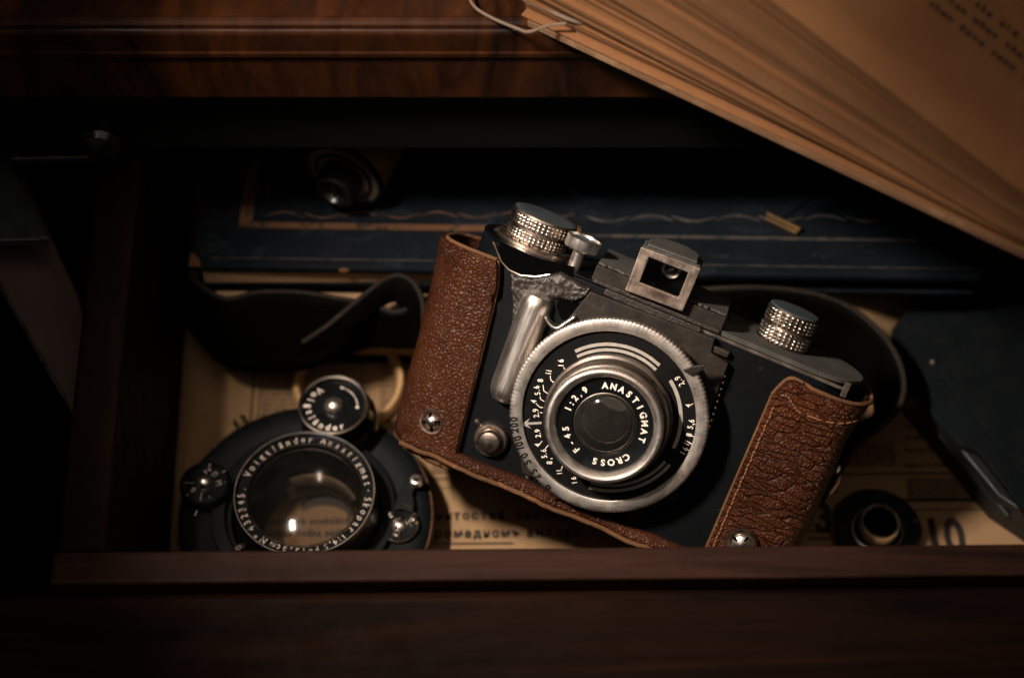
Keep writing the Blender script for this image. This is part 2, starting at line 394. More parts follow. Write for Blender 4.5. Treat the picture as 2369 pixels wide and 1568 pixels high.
M_boxs = paint('black_side', (.006, .007, .008), .45, bd=.05)
M_lplate = paint('dark_steel', (.016, .024, .024), .5, (.05, .055, .05), .70, 160, bd=.05)
M_yellow = plain('yellow_label', (.22, .12, .02), .5)
M_plastic = plain('black_plastic', (.006, .006, .006), .3, spec=.5)
M_void = plain('dull_black', (.0012, .0012, .0012), .9, spec=.02)
M_string = plain('book_thread', (.20, .14, .10), .9)
M_cap = plain('grey_cap_metal', (.24, .18, .15), .35, .4)
M_glass = thinglass('lens_glass', (.80, .78, .72), 1.6, .028, .07)
M_glassb = thinglass('inner_lens_glass', (.85, .82, .76), 1.12, .0, .12)
M_glass2 = thinglass('large_lens_glass', (.86, .82, .77), 1.55, .016, .08)

# ------------------------------------------------------------------ ground below and around the furniture
tag(MB().box(-1500, 1500, -1500, 1500, -412, -400).build('floor', M_void), kind='structure')
# ------------------------------------------------------------------ desk
desk = thing('desk', 'dark walnut desk whose edge overhangs the open drawer', 'desk', loc=(0, 0, 0), rz=.000)
MB().box(-420, 420, 1, 620, 98, 121).build('desktop', M_desk, desk, bevel=1.6, bseg=3)
mb = MB(); mb.tube([(-419, 3.2, 121.4), (419, 3.2, 121.4)], 1.5, 10); mb.box(-419.5, 419.5, .2, 1.4, 113.5, 114.6)
mb.build('edge_moulding', M_desk, desk)
MB().box(-418, 418, 6, 26, 75, 97.8).build('rail', M_black, desk, bevel=.5)
MB().box(-420, -360, 8, 600, -399, 97.6).build('side_panel', M_black, desk)
MB().box(360, 420, 8, 600, -399, 97.6).build('side_panel', M_black, desk)
kp = W(240, 288, 84)
kn = MB(); kn.lathe([(2.2, 0), (2.0, 2.5), (4.6, 4.2), (5.0, 6.2), (4.2, 7.8), (2.2, 8.8), (0.01, 9.1)], 40, T(kp.x, 6, 84) @ RX(90))
kn.build('knob', M_plastic, desk)
# ------------------------------------------------------------------ drawer
RZD = .0095
dr = thing('drawer', 'open walnut drawer holding the leather-cased camera and old books', 'drawer', loc=(0, -100, 0), rz=RZD)
DX = 330
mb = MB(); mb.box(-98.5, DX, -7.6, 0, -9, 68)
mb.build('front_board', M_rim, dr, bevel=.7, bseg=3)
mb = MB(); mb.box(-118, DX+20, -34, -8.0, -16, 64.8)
mb.build('front_panel', M_face, dr, bevel=2.2, bseg=4)
def sidewall(x0, x1):
    mb = MB(); mb.box(x0, x1, 0.2, 330, -9, 68); return mb
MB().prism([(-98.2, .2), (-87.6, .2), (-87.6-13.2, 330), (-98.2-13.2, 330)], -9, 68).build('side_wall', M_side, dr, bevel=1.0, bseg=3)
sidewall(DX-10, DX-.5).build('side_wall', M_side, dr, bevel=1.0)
MB().box(-99.9, DX-10.2, 322, 329.5, -9, 66).build('back_wall', M_side, dr)
MB().box(-111, DX-.2, -.1, 329.8, -12, -9.2).build('underside', M_black, dr)
MB().prism([(-87.5, .1), (DX-10.1, .1), (DX-10.1, 321.8), (-100.3, 321.8)], -9, -.6).build('bottom', M_floor, dr)
# ------------------------------------------------------------------ newspaper
news = thing('newspaper', 'yellowed Russian newspaper lining the bottom of the drawer', 'newspaper', loc=(0, -100, 0), rz=RZD)
mb = MB(); g = []
for i in range(71):
    x = -86.9+i*5.6; row = []; x00 = x
    for j in range(41):
        y = 1+j*5.2; x = x00-.04*y*max(0, 1-i/30)
        t_ = min(1, max(0, (y-80)/15))*min(1, max(0, (x-64)/16))*min(1, max(0, (122-x)/34)); row.append((x, y, 20*t_*t_*(3-2*t_)+.1+.45*noise.noise(Vector((x*.03, y*.03, 1)))-.25*math.exp(-((x-82)/1.2)**2)-.25*math.exp(-((y-70+x*.05)/1.3)**2)))
    g.append(row)
mb.grid(g); mb.build('sheet', M_news, news, solid=.15)
nm = MB(); Mi = Matrix.Rotation(-RZD, 4, 'Z') @ T(0, 100, 0)
def npos(px, py): return Mi @ W(px, py, .8)
NZ = .75
p = npos(1000, 1252); hh = 2.15
nl = lambda txt, px, py, h, **k: linetext(nm, txt, npos(px, py).x, npos(px, py).y+h/2, k.get('ang', 0), h, NZ, sx=k.get('sx', .9), bold=k.get('b', .03), gap=k.get('gap', .2))
nl('въ громадномъ выборѣ.', 935, 1243, 2.5)
nl('знаменитостей, послѣдн.', 905, 1202, 2.5)
def rule(px0, px1, py, t=.25, h=0):
    a = npos(px0, py); b_ = npos(px1, py); nm.box(a.x, b_.x, a.y, a.y+t, NZ, NZ+.01)
rule(985, 1187, 1258, .35); rule(985, 1420, 1108, .3); rule(985, 1420, 1128, .12)
nl('послѣдніе', 1040, 1090, 2.2)
for k in range(17): # columns of small print
    y = 792+k*11.5
    a = npos(880, y); scribble(nm, a.x, npos(985, y).x, a.y, .85, NZ)
for k in range(19):
    y = 800+k*11.5
    a = npos(605, y); scribble(nm, a.x, npos(850, y).x, a.y, .85, NZ)
rule(575, 578, 1000, 30, 0); rule(592, 594, 1000, 30, 0)
for k, y in enumerate((1140, 1215, 1232, 1248)):
    a = npos(1870, y); scribble(nm, a.x, npos(1935, y).x, a.y, 1.1, NZ)
for k, y in enumerate((905, 930, 960, 990, 1015, 1045, 1080)):
    a = npos(2095, y); scribble(nm, a.x, npos(2270, y).x, a.y, 1.3, NZ)
for k in range(9):
    a = npos(2100, 1110+k*5.5); scribble(nm, a.x, npos(2290, 1110).x, a.y, .7, NZ)
for k in range(7):
    a = npos(1945, 1030+k*8); scribble(nm, a.x, npos(2065, 1030).x, a.y, .9, NZ)
for k in range(9):
    a = npos(1000, 1030+k*8); scribble(nm, a.x, npos(1400, 1030).x, a.y, .8, NZ)
rule(1930, 2300, 1098, .5); rule(2085, 2300, 1160, .9); rule(2085, 2300, 1180, .3)
a = npos(2160, 1240); putchar(nm, '1', a.x, a.y, 0, 10.5, NZ, .8, .03); a = npos(2208, 1240); putchar(nm, '0', a.x, a.y, 0, 10.5, NZ, .72, .03)
a = npos(1905, 1195); putchar(nm, '3', a.x, a.y, 0, 8.5, NZ, .9, .03)
a = npos(615, 1212); scribble(nm, a.x, npos(830, 1212).x, a.y, 2.0, NZ)
a = npos(615, 1240); scribble(nm, a.x, npos(830, 1240).x, a.y, 2.0, NZ)
nm.build('printing', M_ink, news)
# ------------------------------------------------------------------ books lying at the back
def bookframe(z): return W(437, 617, z), W(2150, 643, z)
a, b_ = bookframe(38); u = (b_-a).normalized(); ang = math.atan2(u.y, u.x)
BL = (b_-a).length
bk = thing('blue_book', 'blue cloth book with gilt wavy border under the film canister', 'book', loc=(a.x, a.y, 28.2), rz=ang)
# local: x along the front edge, y back, z up from the book's underside
LB = BL+14
mb = MB(); mb.box(0, LB, .2, 140, 7.0, 9.8)
for k in range(1): pass
mb.build('cover', M_blue, bk, bevel=.9, bseg=3)
mb = MB(); mb.box(0.3, LB-.3, 1.2, 140, 0, 1.8); mb.build('cover', M_blue, bk, bevel=.5)
mb = MB(); mb.prism([(3, .7), (LB-4, 5.2), (LB-4, 138), (3, 138)], 1.85, 6.95); mb.build('pages', M_page, bk)
Bi = Matrix.Rotation(-ang, 4, 'Z') @ T(-a.x, -a.y, 0)
def bp(px, py, z=38.0):
    q = Bi @ W(px, py, z); return q.x, q.y
gl = MB(); zt = 9.8
x0, y0 = bp(552, 527); x1, y1 = bp(1290, 527)
gl.box(x0, x1+6, y0, y0+2.0, zt-.05, zt+.10)
gl.box(x0-.01, x0+3.4, y0+2.0, y0+90, zt-.05, zt+.10)
def scallop(mbx, px0, px1, py, step, flip0=0, r=.24):
    i = 0; x = px0
    while x < px1:
        xa, ya = bp(x, py); xb, yb = bp(x+step*1.02, py); s = 1 if (i+flip0) % 2 == 0 else -1
        pts = []
        for k in range(13):
            t = k/12; pts.append((xa+(xb-xa)*t, ya+s*(math.sin(math.pi*t)*1.7-.7), zt+.02))
        rr = [r*(.35+.65*math.sin(math.pi*k/12)) for k in range(13)]
        mbx.tube(pts, rr, 6); x += step; i += 1
scallop(gl, 613, 1300, 497, 89)
for k in range(3):
    xa, ya = bp(600, 470-k*62)
    gl.tube([(xa+1.2*math.sin(t/10*math.pi)*(1 if k % 2 else -1)+3, ya+t*1.0, zt+.02) for t in range(11)], .22, 6)
gl.build('gilt_border', M_gilt, bk)
bl = MB()
scallop(bl, 1355, 2220, 505, 100, 1, .42)
xa, ya = bp(1330, 548); xb, _ = bp(2260, 548); bl.box(xa, xb, ya, ya+.9, zt-.05, zt+.12)
xa, ya = bp(560, 597); xb, _ = bp(2260, 597); bl.box(x0-6, xb, ya-.15, ya+.15, zt-.05, zt+.10)
bl.build('blind_tooling', M_blind, bk)
def crackline(pts):
    cr = MB(); cr.tube([(*bp(*q), zt+.03) for q in pts], .22, 5); cr.build('crack', M_void, bk)
crackline([(1790, 520), (1850, 480), (1905, 435), (1950, 405)]); crackline([(1500, 395), (1600, 405), (1720, 420), (1800, 432), (1875, 455)])
crackline([(1900, 490), (2000, 468), (2100, 455)]); crackline([(1290, 340), (1292, 380), (1296, 430)])
ck = MB(); xx, yy = bp(797, 608); ck.lathe([(0, .35), (1.0, .3), (1.4, 0)], 12, T(xx, .2, 9.2) @ Matrix.Diagonal((1, .6, 1, 1)))
ck.build('cover_chip', M_raw, bk); ck = MB()
ck.prism([(-.1, .1), (3.2, -.05), (2.4, 2.6), (.9, 4.2), (-.1, 4.4)], 9.82, 9.95)
ck.build('worn_corner', M_raw, bk)
# old thick book underneath
a2 = a
ob = thing('old_book', 'tan paged old book lying beneath the blue book', 'book', loc=(a2.x, a2.y, .8), rz=ang)
LO = BL*.70; mb = MB(); mb.box(5, LO-2, -4.2, 136, 2.4, 25.0); mb.build('pages', M_ledge, ob, bevel=.8)
mb = MB(); mb.box(1.5, LO, 1.0, 138, 25.1, 27.2); mb.build('flyleaf', M_void, ob)
mb = MB(); mb.box(1.5, LO, -5, 138, 0, 2.2); mb.build('cover', M_void, ob, bevel=.4)
# film canister on the blue book
p = W(795, 408, 49); fc_rz = math.radians(-22)
fc = thing('film_canister', 'black and yellow film cartridge lying on the blue book', 'film cartridge', mat=T(p.x*MM, p.y*MM, (38.15+11.2)*MM) @ Matrix.Rotation(fc_rz, 4, 'Z') @ Matrix.Rotation(math.radians(90), 4, 'X'))
# local z points toward the viewer
MB().lathe([(10.9, -38), (10.9, -1)], 64, cap0=True, cap1=True).build('shell', M_yellow, fc)
MB().lathe([(10.2, -.8), (11.2, -.9), (11.3, .6), (10.9, 1.0), (10.3, .7)], 64, cap0=True).build('end_cap', M_gloss, fc)
MB().lathe([(10.2, .1), (7.8, .1), (7.7, .55), (6.9, .55), (6.8, .15), (4.2, .15)], 64).build('end_plate', M_cap, fc)
mb = MB(); mb.lathe([(8.3, .12), (8.1, .8), (7.5, .8), (7.3, .1)], 64); mb.build('ridge', M_gloss, fc)
mb = MB(); mb.lathe([(5.8, 0), (5.6, 6.0), (5.1, 6.5), (4.2, 6.3), (3.3, 4.5), (0.01, 4.4)], 48); mb.box(-.6, .6, -3.3, 3.3, 4.4, 5.6)
mb.build('spool', M_plastic, fc)
# brass clip
p0 = W(1772, 497, 39); p1 = W(1852, 535, 39); d = p1-p0
bc = MB(); Mx = T(p0.x, p0.y, 39.6) @ Matrix.Rotation(math.atan2(d.y, d.x), 4, 'Z')
bc.box(0, d.length, -.45, .45, -.2, .7, Mx); bc.box(.4, d.length-.4, -1.6, -.46, -1.4, -.2, Mx)
tag(bc.build('brass_clip', M_brass, bevel=.12), 'small brass clip lying askew on the blue book', 'clip')

# ------------------------------------------------------------------ THE OLD CAMERA
cam = thing('vintage_camera', 'old black and silver camera propped in its brown leather half case', 'camera', mat=CM)
def loz(cx, y, cz): return T(cx, y, cz) @ RX(-90)        # lathe axis along local +Y
def bodypoly(x0, x1, zf, zb, n=14):
    r = (zf-zb)/2; zc = (zf+zb)/2; pts = []
    for i in range(n+1):
        a = math.radians(90-180*i/n); pts.append((x1-r+r*math.cos(a), zc+r*math.sin(a)))
    for i in range(n+1):
        a = math.radians(-90-180*i/n); pts.append((x0+r+r*math.cos(a), zc+r*math.sin(a)))
    return pts
XZ = Matrix(((1, 0, 0, 0), (0, 0, 1, 0), (0, 1, 0, 0), (0, 0, 0, 1)))   # prism z -> local y
mb = MB(); mb.prism(bodypoly(-45, 52, -9, -33), -26, 25.8, XZ)
mb.build('body', M_body, cam, bevel=.5)
mb = MB(); bpoly = [q for q in bodypoly(-45.1, 52.1, -8.9, -33.1)]
mb.prism([q for q in bpoly if q[0] > 12]+[(12, -33.1), (12, -8.9)], 25.85, 27.1, XZ)
mb.build('top_plate', M_dust, cam, bevel=.3)
mb = MB(); mb.box(12, 47.5, 25.0, 25.8, -8.95, -8.6); mb.box(47.2, 48.6, 23.6, 27.3, -9.4, -8.5); mb.build('plate_edge', M_nickel, cam, bevel=.1)
# left top: lower shoulder under the big knob
mb = MB(); mb.prism([q for q in bpoly if q[0] < -12]+[(-12, -8.9), (-12, -33.1)], 25.85, 26.4, XZ); mb.build('shoulder', M_gloss, cam, bevel=.3)
# stepped prism housing
mb = MB(); mb.box(-16, 16.4, 26.5, 30.4, -29, -8.7); mb.build('finder_housing', M_plate, cam, bevel=.3)
def ragged(x0, x1, z0, z1, y, h):
    pts = []; n = int((x1-x0)/.8)
    for i in range(n+1):
        x = x0+(x1-x0)*i/n; pts.append((x, z0+abs(math.sin(x*1.3+2*noise.noise(Vector((x*.3, 0, 0)))))*-1.0-.3*random.random()))
    pts += [(x1, z1), (x0, z1)]
    m_ = MB(); m_.prism(pts, y, y+h, XZ); return m_
ragged(-15.8, 16.2, -8.9, -28.8, 30.45, .5).build('dust_layer', M_dust, cam)
# finder
fz = -6.0
f4 = [L(1483, 571, fz), L(1622, 621, fz), L(1579, 722, fz), L(1445, 672, fz)]
i4 = [L(1502, 595, fz), L(1592, 631, fz), L(1569, 688, fz), L(1480, 653, fz)]
mb = MB(); vs = [(q.x, q.y, fz) for q in f4]+[(q.x, q.y, fz) for q in i4]+[(q.x, q.y, fz-1.2) for q in f4]+[(q.x, q.y, fz-1.2) for q in i4]
fs = [(i, (i+1) % 4, (i+1) % 4+4, i+4) for i in range(4)]+[(i+8, i+12, (i+1) % 4+12, (i+1) % 4+8) for i in range(4)]
fs += [(i, i+8, (i+1) % 4+8, (i+1) % 4) for i in range(4)]+[(i+4, (i+1) % 4+4, (i+1) % 4+12, i+12) for i in range(4)]
fr = mb.add(vs, fs).build('finder_frame', M_frame, cam, bevel=.25)
mb = MB()
for i in range(4):
    o1 = f4[i]; o2 = f4[(i+1) % 4]; n1 = i4[i]; n2 = i4[(i+1) % 4]
    k1 = (o1+n1)/2; k2 = (o2+n2)/2
    mb.add([(o1.x*.97+k1.x*.03, o1.y*.90+k1.y*.10, fz-1.25), (o2.x*.97+k2.x*.03, o2.y*.90+k2.y*.10, fz-1.25), (o2.x*.97, o2.y*.97-.2, fz-13), (o1.x*.97, o1.y*.97-.2, fz-13)], [(0, 1, 2, 3)])
    mb.add([(n1.x, n1.y, fz-1.25), (n2.x, n2.y, fz-1.25), ((n2.x-.0)*.9, n2.y*.98+.6, fz-10), (n1.x*.9, n1.y*.98+.6, fz-10)], [(0, 1, 2, 3)])
mb.add([((q.x)*.9, q.y*.98+.6, fz-10) for q in i4], [(0, 1, 2, 3)])
mb.build('finder_tunnel', M_gloss, cam)
MB().add([(q.x, q.y, fz-.9) for q in i4], [(0, 1, 2, 3)]).build('finder_window', thinglass('finder_glass', (.5, .5, .5), 1.3), cam)
mb = MB(); q = (i4[0]+i4[1]+i4[2]+i4[3])/4
mb.lathe([(0.01, 1.3), (.8, 1.1), (1.5, .5), (1.8, 0)], 32, T(q.x+.8, q.y+1.0, fz-8.5)); mb.lathe([(1.8, 0), (2.3, .3), (2.5, -.4)], 32, T(q.x+.8, q.y+1.0, fz-8.5))
mb.build('finder_eyepiece', M_chrome, cam)
tl, tr = f4[0], f4[1]; top = []
ex = (tr-tl).normalized(); mid = (tl+tr)/2; hw = (tr-tl).length/2
pts = [(-hw*.97, -1.2)]
for i in range(19):
    a_ = math.radians(180*i/18); r_ = 1+.04*math.sin(i*2.3)
    pts.append((-math.cos(a_)*hw*.97*r_, -8.0-math.sin(a_)*9.5*r_))
pts.append((hw*.97, -1.2))
Mh = Matrix(((ex.x, 0, -ex.y, mid.x), (ex.y, 0, ex.x, mid.y), (0, 1, 0, fz), (0, 0, 0, 1)))
mb = MB(); mb.prism(pts, -1.2, .25, Mh); mb.prism([(a_*.86, b__*.9-.4) for a_, b__ in pts], .25, 1.0, Mh); mb.build('finder_hood', M_dust, cam, bevel=.45, bseg=3)
# shoe plate behind/below finder
mb = MB(); mb.box(-12, 12, 24.6, 26.2, -8.6, -7.2); mb.box(-15.5, 16.2, 26.2, 27.2, -8.7, -8.0); mb.build('shoe_rail', M_peel, cam, bevel=.25)
# front plate
mb = MB(); mb.prism([(-15, 24.4), (15.8, 25.3), (16.3, 21.9), (20.9, 21.1), (22.4, -14), (14, -23), (-14, -23), (-22, -8), (-20, 8)], -8.9, -6.2)
mb.build('lens_board', M_plate, cam, bevel=.35)
mb = MB(); mb.box(15.9, 20.2, 22.0, 23.6, -8.9, -6.9); mb.build('corner_tab', M_peel, cam, bevel=.3)
mb = MB()
for i in range(9):
    q = L(1676-i*4.4, 872+i*14.5, -8.6); mb.lathe([(.01, .6), (.4, .4), (.6, 0)], 10, T(q.x, q.y, -8.95))
mb.build('rivets', M_nickel, cam)
mb = MB(); rp_ = [L(x, y, -8.8) for x, y in ((1150, 580), (1160, 604), (1178, 622), (1205, 634), (1240, 637), (1272, 632), (1296, 626), (1325, 642), (1330, 618), (1240, 596), (1160, 560))]
mb.prism([(q.x, q.y) for q in rp_], -9.0, -8.75); mb.build('knob_recess', M_void, cam)
mb = MB(); mb.tube([L(x, y, -8.7) for x, y in ((1140, 560), (1150, 582), (1160, 606), (1178, 625), (1205, 637), (1240, 640), (1272, 635))], .22, 6); mb.build('recess_edge', M_nickel, cam)
# peeling leatherette patch
outl = [(1180, 632), (1225, 644), (1262, 640), (1298, 632), (1345, 660), (1368, 668), (1352, 690), (1320, 702), (1292, 694), (1262, 690), (1232, 680), (1205, 700), (1195, 760), (1182, 770), (1186, 710)]
pl = [L(x, y, -8) for x, y in outl]
bm = bmesh.new(); vv = [bm.verts.new((q.x*MM, q.y*MM, -9*MM)) for q in pl]; f_ = bm.faces.new(vv)
bmesh.ops.triangulate(bm, faces=[f_]); bmesh.ops.subdivide_edges(bm, edges=bm.edges, cuts=9, use_grid_fill=True)
bnd = {v for e in bm.edges if e.is_boundary for v in e.verts}
for v in bm.verts:
    x, y = v.co.x/MM, v.co.y/MM
    h = .45+.7*abs(noise.noise(Vector((x*.42, y*.9, 3))))+.45*abs(noise.noise(Vector((x*1.3, y*1.6, 9))))
    if v not in bnd: v.co.z = (-8.9+h*1.3)*MM
me = bpy.data.meshes.new('peeling_leatherette'); bm.to_mesh(me); bm.free()
me.polygons.foreach_set('use_smooth', [True]*len(me.polygons)); me.materials.append(M_peel)
o = bpy.data.objects.new('peeling_leatherette', me); C.objects.link(o); o.parent = cam
# big winding knob
def knurlband(mb, y0, y1, R, cx, cz, n=44, rows=3, amp=.32, rz=10):
    seg = n*5; prof = []
    for j in range(rz*rows//2+1):
        t = j/(rz*rows//2); prof.append((R, y0+(y1-y0)*t, 1.0))
    def rm(a, z):
        t = (z-y0)/(y1-y0)
        return amp*(.75+.7*noise.noise(Vector((math.cos(a)*3, math.sin(a)*3, z*.9))))*max(0, math.sin(n*a))**.7*abs(math.sin(math.pi*rows*t))**.7
    mb.lathe(prof, seg, loz(cx, 0, cz), rm)
KX, KZ = -32.4, -22
wk = MB(); wk.lathe([(0, 24.6), (10.6, 24.6), (11.0, 24.9), (11.0, 25.7), (10.5, 26.0)], 160, loz(KX, 0, KZ), None)
wk = MB()
wk.lathe([(3, 26.3), (10.3, 26.3), (10.8, 26.6, 1), (10.8, 27.4, 1), (10.2, 27.7), (9.6, 27.75)], 440, loz(KX, -1.2, KZ), lambda a, z: .12*math.sin(110*a))
wk.lathe([(9.6, 26.5), (9.5, 28.3), (9.0, 28.6), (8.0, 28.7)], 96, loz(KX, -1.2, KZ))
knurlband(wk, 27.5, 29.8, 7.7, KX, KZ); wk.lathe([(7.7, 29.8), (7.2, 30.0), (7.2, 30.4), (7.9, 30.6)], 96, loz(KX, 0, KZ))
knurlband(wk, 30.6, 33.2, 7.9, KX, KZ); wk.lathe([(7.9, 33.2), (8.2, 33.5), (8.0, 33.9), (6.9, 33.95)], 96, loz(KX, 0, KZ))
knob1 = wk.build('winding_knob', M_nickel, cam)
mb = MB(); mb.lathe([(.01, 34.0), (6.0, 34.02), (7.6, 33.98), (7.9, 33.8)], 72, loz(KX, 0, KZ)); mb.build('knob_top', M_dustd, knob1)
mb = MB()
for i in range(8):
    a = math.radians(200+i*17); q = loz(KX, 0, KZ) @ Vector((8.9*math.cos(a), 8.9*math.sin(a), 27.5)); mb.lathe([(.01, .2), (.25, .1), (.3, 0)], 8, T(*q) @ RX(-90))
mb.build('index_dots', M_dink, knob1)
# small rewind knob
rk = MB(); KX2 = 31
rk.lathe([(4, 27.1), (6.3, 27.1), (6.5, 27.5)], 96, loz(KX2, 0, KZ))
knurlband(rk, 27.5, 31.0, 6.1, KX2, KZ, 31, 4, .40); rk.lathe([(6.1, 31.0), (5.4, 31.1), (5.4, 31.6), (6.1, 31.7)], 96, loz(KX2, 0, KZ))
knurlband(rk, 31.7, 35.1, 6.1, KX2, KZ, 31, 4, .40); rk.lathe([(6.1, 35.1), (6.1, 35.5), (5.5, 35.8)], 96, loz(KX2, 0, KZ))
knob2 = rk.build('rewind_knob', M_nickel, cam)
mb = MB(); mb.lathe([(.01, 35.9), (4.5, 35.92), (5.8, 35.8), (6.1, 35.5)], 72, loz(KX2, 0, KZ)); mb.build('knob_top', M_dustd, knob2)
# post with cupped cap
mb = MB(); px_, pz_ = -21.2, -14.0
mb.lathe([(1.55, 26), (1.55, 31.0), (1.9, 31.2)], 40, loz(px_, 0, pz_)); mb.lathe([(1.9, 31.2), (4.1, 31.3), (4.2, 31.6), (4.2, 34.0), (3.9, 34.1), (3.8, 33.5), (.01, 33.4)], 64, loz(px_, 0, pz_))
sr = mb.build('cable_post', M_chrome, cam)
mb = MB(); mb.lathe([(.01, 33.5), (3.75, 33.55)], 48, loz(px_, 0, pz_)); mb.build('cap_inlay', M_dustd, sr)
# chrome grip bar
mb = MB(); g = []
gx0, gx1 = -25.8, -24.9
for i in range(29):
    t = i/28; y = 19.6-29.2*t; cx = gx0+(gx1-gx0)*t
    e = 1.0
    if t < .10: e = math.sqrt(max(0, 1-((.10-t)/.10)**2))*.75+.25
    if t > .86: e = math.sqrt(max(0.0, 1-((t-.86)/.14)**2))
    row = []
    for k in range(25):
        a = math.pi*k/24; row.append((cx-3.9*math.cos(a)*max(e, .02), y, -8.9+4.9*math.sin(a)*max(e, .02)))
    g.append(row)
mb.grid(g); mb.build('grip_bar', M_grip, cam)
# hook lever
mb = MB(); hp = [L(x*.2417+900.2, y*.2417+426.4, -4.5) for x, y in [(1490, 1270), (1505, 1310), (1555, 1365), (1620, 1385), (1680, 1350), (1790, 1275)]]
hp = smoothpath(hp, 6); g = [[(q.x, q.y, -3.2-.2), (q.x, q.y, -7)] for q in hp]; mb.grid(g); mb.build('shutter_hook', M_chrome, cam, solid=.7)
mb = MB(); q = L(1330, 720, -6); mb.prism([(q.x-4.6, q.y+1.2), (q.x-.2, q.y+1.5), (q.x+1.2, q.y-1.5), (q.x-2.2, q.y-3.2), (q.x-4.4, q.y-1.0)], -8.9, -6.6); mb.build('hook_recess', M_void, cam)
# release button
q = L(1135, 1017, -7.5); mb = MB()
mb.lathe([(4.3, -9), (4.3, -7.6), (3.9, -7.0), (3.2, -6.9), (2.9, -7.2), (2.85, -5.6), (2.4, -4.9), (1.4, -4.55), (.01, -4.45)], 64, T(q.x, q.y, 0)); mb.build('release_button', M_nickel, cam)
mb = MB()
for (xx, yy, rr) in ((1103, 976, .8), (1221, 1103, .7)):
    q = L(xx, yy, -8.8); mb.lathe([(.01, .5), (rr*.7, .4), (rr, 0)], 16, T(q.x, q.y, -9))
mb.build('small_screws', M_nickel, cam)
# -------------------------- lens: ring, dial, barrel
sr_ = MB(); seg = 840
sr_.lathe([(21.4, -6.2), (21.6, -2.0), (22.9, -1.7), (23.1, -1.4, 1), (23.1, -.45, 1), (22.9, -.12, .7), (22.6, 0), (20.5, 0), (20.25, -.12), (20.2, -1.2)], seg, None, lambda a, z: .20*abs(math.sin(74*a)))
sring = sr_.build('shutter_ring', M_silver, cam, sharp=50)
MB().lathe([(20.25, -1.1), (.01, -1.1)], 128).build('dial_face', M_dialblk, cam)
zd = -1.06
# numbers on the dial
def at3(x, y, z): return L(*c3(x, y), z)
num = MB()
def word(mbx, txt, p0, p1, h, z, sx=.85, bold=.012):
    """characters centred from pixel p0 to p1 in the crop, tops to the left of the reading direction"""
    a_ = at3(*p0, z); b__ = at3(*p1, z); n = len(txt)
    an = math.degrees(math.atan2(b__.y-a_.y, b__.x-a_.x))
    ws = [glyphs(c_, bold)[3]-glyphs(c_, bold)[2] for c_ in txt]; tot = sum(ws)+.1*(n-1); cpos = []; c = 0
    for w_ in ws: cpos.append((c+w_/2)/tot); c += w_+.1
    lo, hi = cpos[0], cpos[-1]
    for i, ch in enumerate(txt):
        t = (cpos[i]-lo)/(hi-lo) if n > 1 else .5
        q_ = a_.lerp(b__, t); putchar(mbx, ch, q_.x, q_.y, an, h, z, sx, bold)
def single(mbx, ch, pc, ang_screen, h, z, sx=.85, bold=.012):
    q_ = at3(*pc, z); putchar(mbx, ch, q_.x, q_.y, ang_screen+22.6, h, z, sx, bold)
word(num, '16', (593, 465), (592, 434), 1.30, zd); word(num, '11', (510, 517), (512, 500), 1.30, zd)
single(num, '8', (457, 563), 88, 1.3, zd); word(num, '5.6', (438, 650), (432, 608), 1.3, zd); single(num, '4', (412, 702), 82, 1.3, zd)
word(num, '2.9', (430, 798), (425, 760), 1.3, zd); word(num, '2.9', (442, 930), (437, 895), 1.3, zd)
single(num, '4', (438, 990), 88, 1.3, zd); word(num, '5.6', (483, 1066), (478, 1025), 1.3, zd); single(num, '8', (517, 1105), 90, 1.3, zd)
word(num, '11', (583, 1176), (580, 1157), 1.25, zd); word(num, '16', (682, 1237), (676, 1208), 1.2, zd)
word(num, '2.9', (1388, 588), (1362, 549), 1.35, zd); single(num, '4', (1432, 730), 84, 1.3, zd); word(num, '5.6', (1446, 872), (1454, 830), 1.3, zd)
single(num, '8', (1438, 922), 80, 1.3, zd); word(num, '11', (1420, 982), (1428, 966), 1.25, zd); word(num, '16', (1396, 1042), (1412, 1013), 1.25, zd)
def seg_(mbx, pts, wpx, z):
    pp = [at3(x, y, z) for x, y in pts]
    for i in range(len(pp)-1):
        d_ = (pp[i+1]-pp[i]); n_ = Vector((-d_.y, d_.x, 0)).normalized()*wpx*.5
        mbx.add([pp[i]+n_, pp[i]-n_, pp[i+1]-n_, pp[i+1]+n_], [(0, 1, 2, 3)])
for pts in ([(608, 475), (632, 508)], [(522, 530), (526, 560), (550, 582)], [(475, 592), (480, 632), (508, 650)], [(455, 668), (460, 688), (484, 702)],
            [(428, 714), (455, 740), (475, 742)], [(452, 772), (470, 778)], [(445, 990), (470, 962)], [(490, 1012), (510, 990)], [(524, 1078), (540, 1078)], [(596, 1148), (604, 1128)],
            [(1398, 572), (1408, 566)], [(1450, 722), (1466, 718)], [(1462, 850), (1480, 852)], [(1455, 930), (1476, 934)], [(1440, 975), (1462, 984)], [(1425, 1020), (1448, 1026)]):
    seg_(num, pts, .17, zd)
for sgn in (-1, 1):
    hm = MB(); keep = {}
    for f__, sm__ in zip(num.f, num.sm):
        if sum(num.v[k].x for k in f__)*sgn > 0: hm.add([num.v[k] for k in f__], [tuple(range(len(f__)))])
    hm.build('aperture_numbers', M_white, cam)
st = MB()
def arcband(mbx, r, w_, a0, a1, z, n=40):
    g_ = []
    for i in range(n+1):
        a = math.radians(a0+(a1-a0)*i/n); g_.append([((r-w_/2)*math.cos(a), (r-w_/2)*math.sin(a), z), ((r+w_/2)*math.cos(a), (r+w_/2)*math.sin(a), z)])
    mbx.grid(g_)
def angs(p0, p1, z=zd):
    a_ = at3(*p0, z); b__ = at3(*p1, z)
    return (a_.xy.length+b__.xy.length)/2, math.degrees(math.atan2(a_.y, a_.x)), math.degrees(math.atan2(b__.y, b__.x))
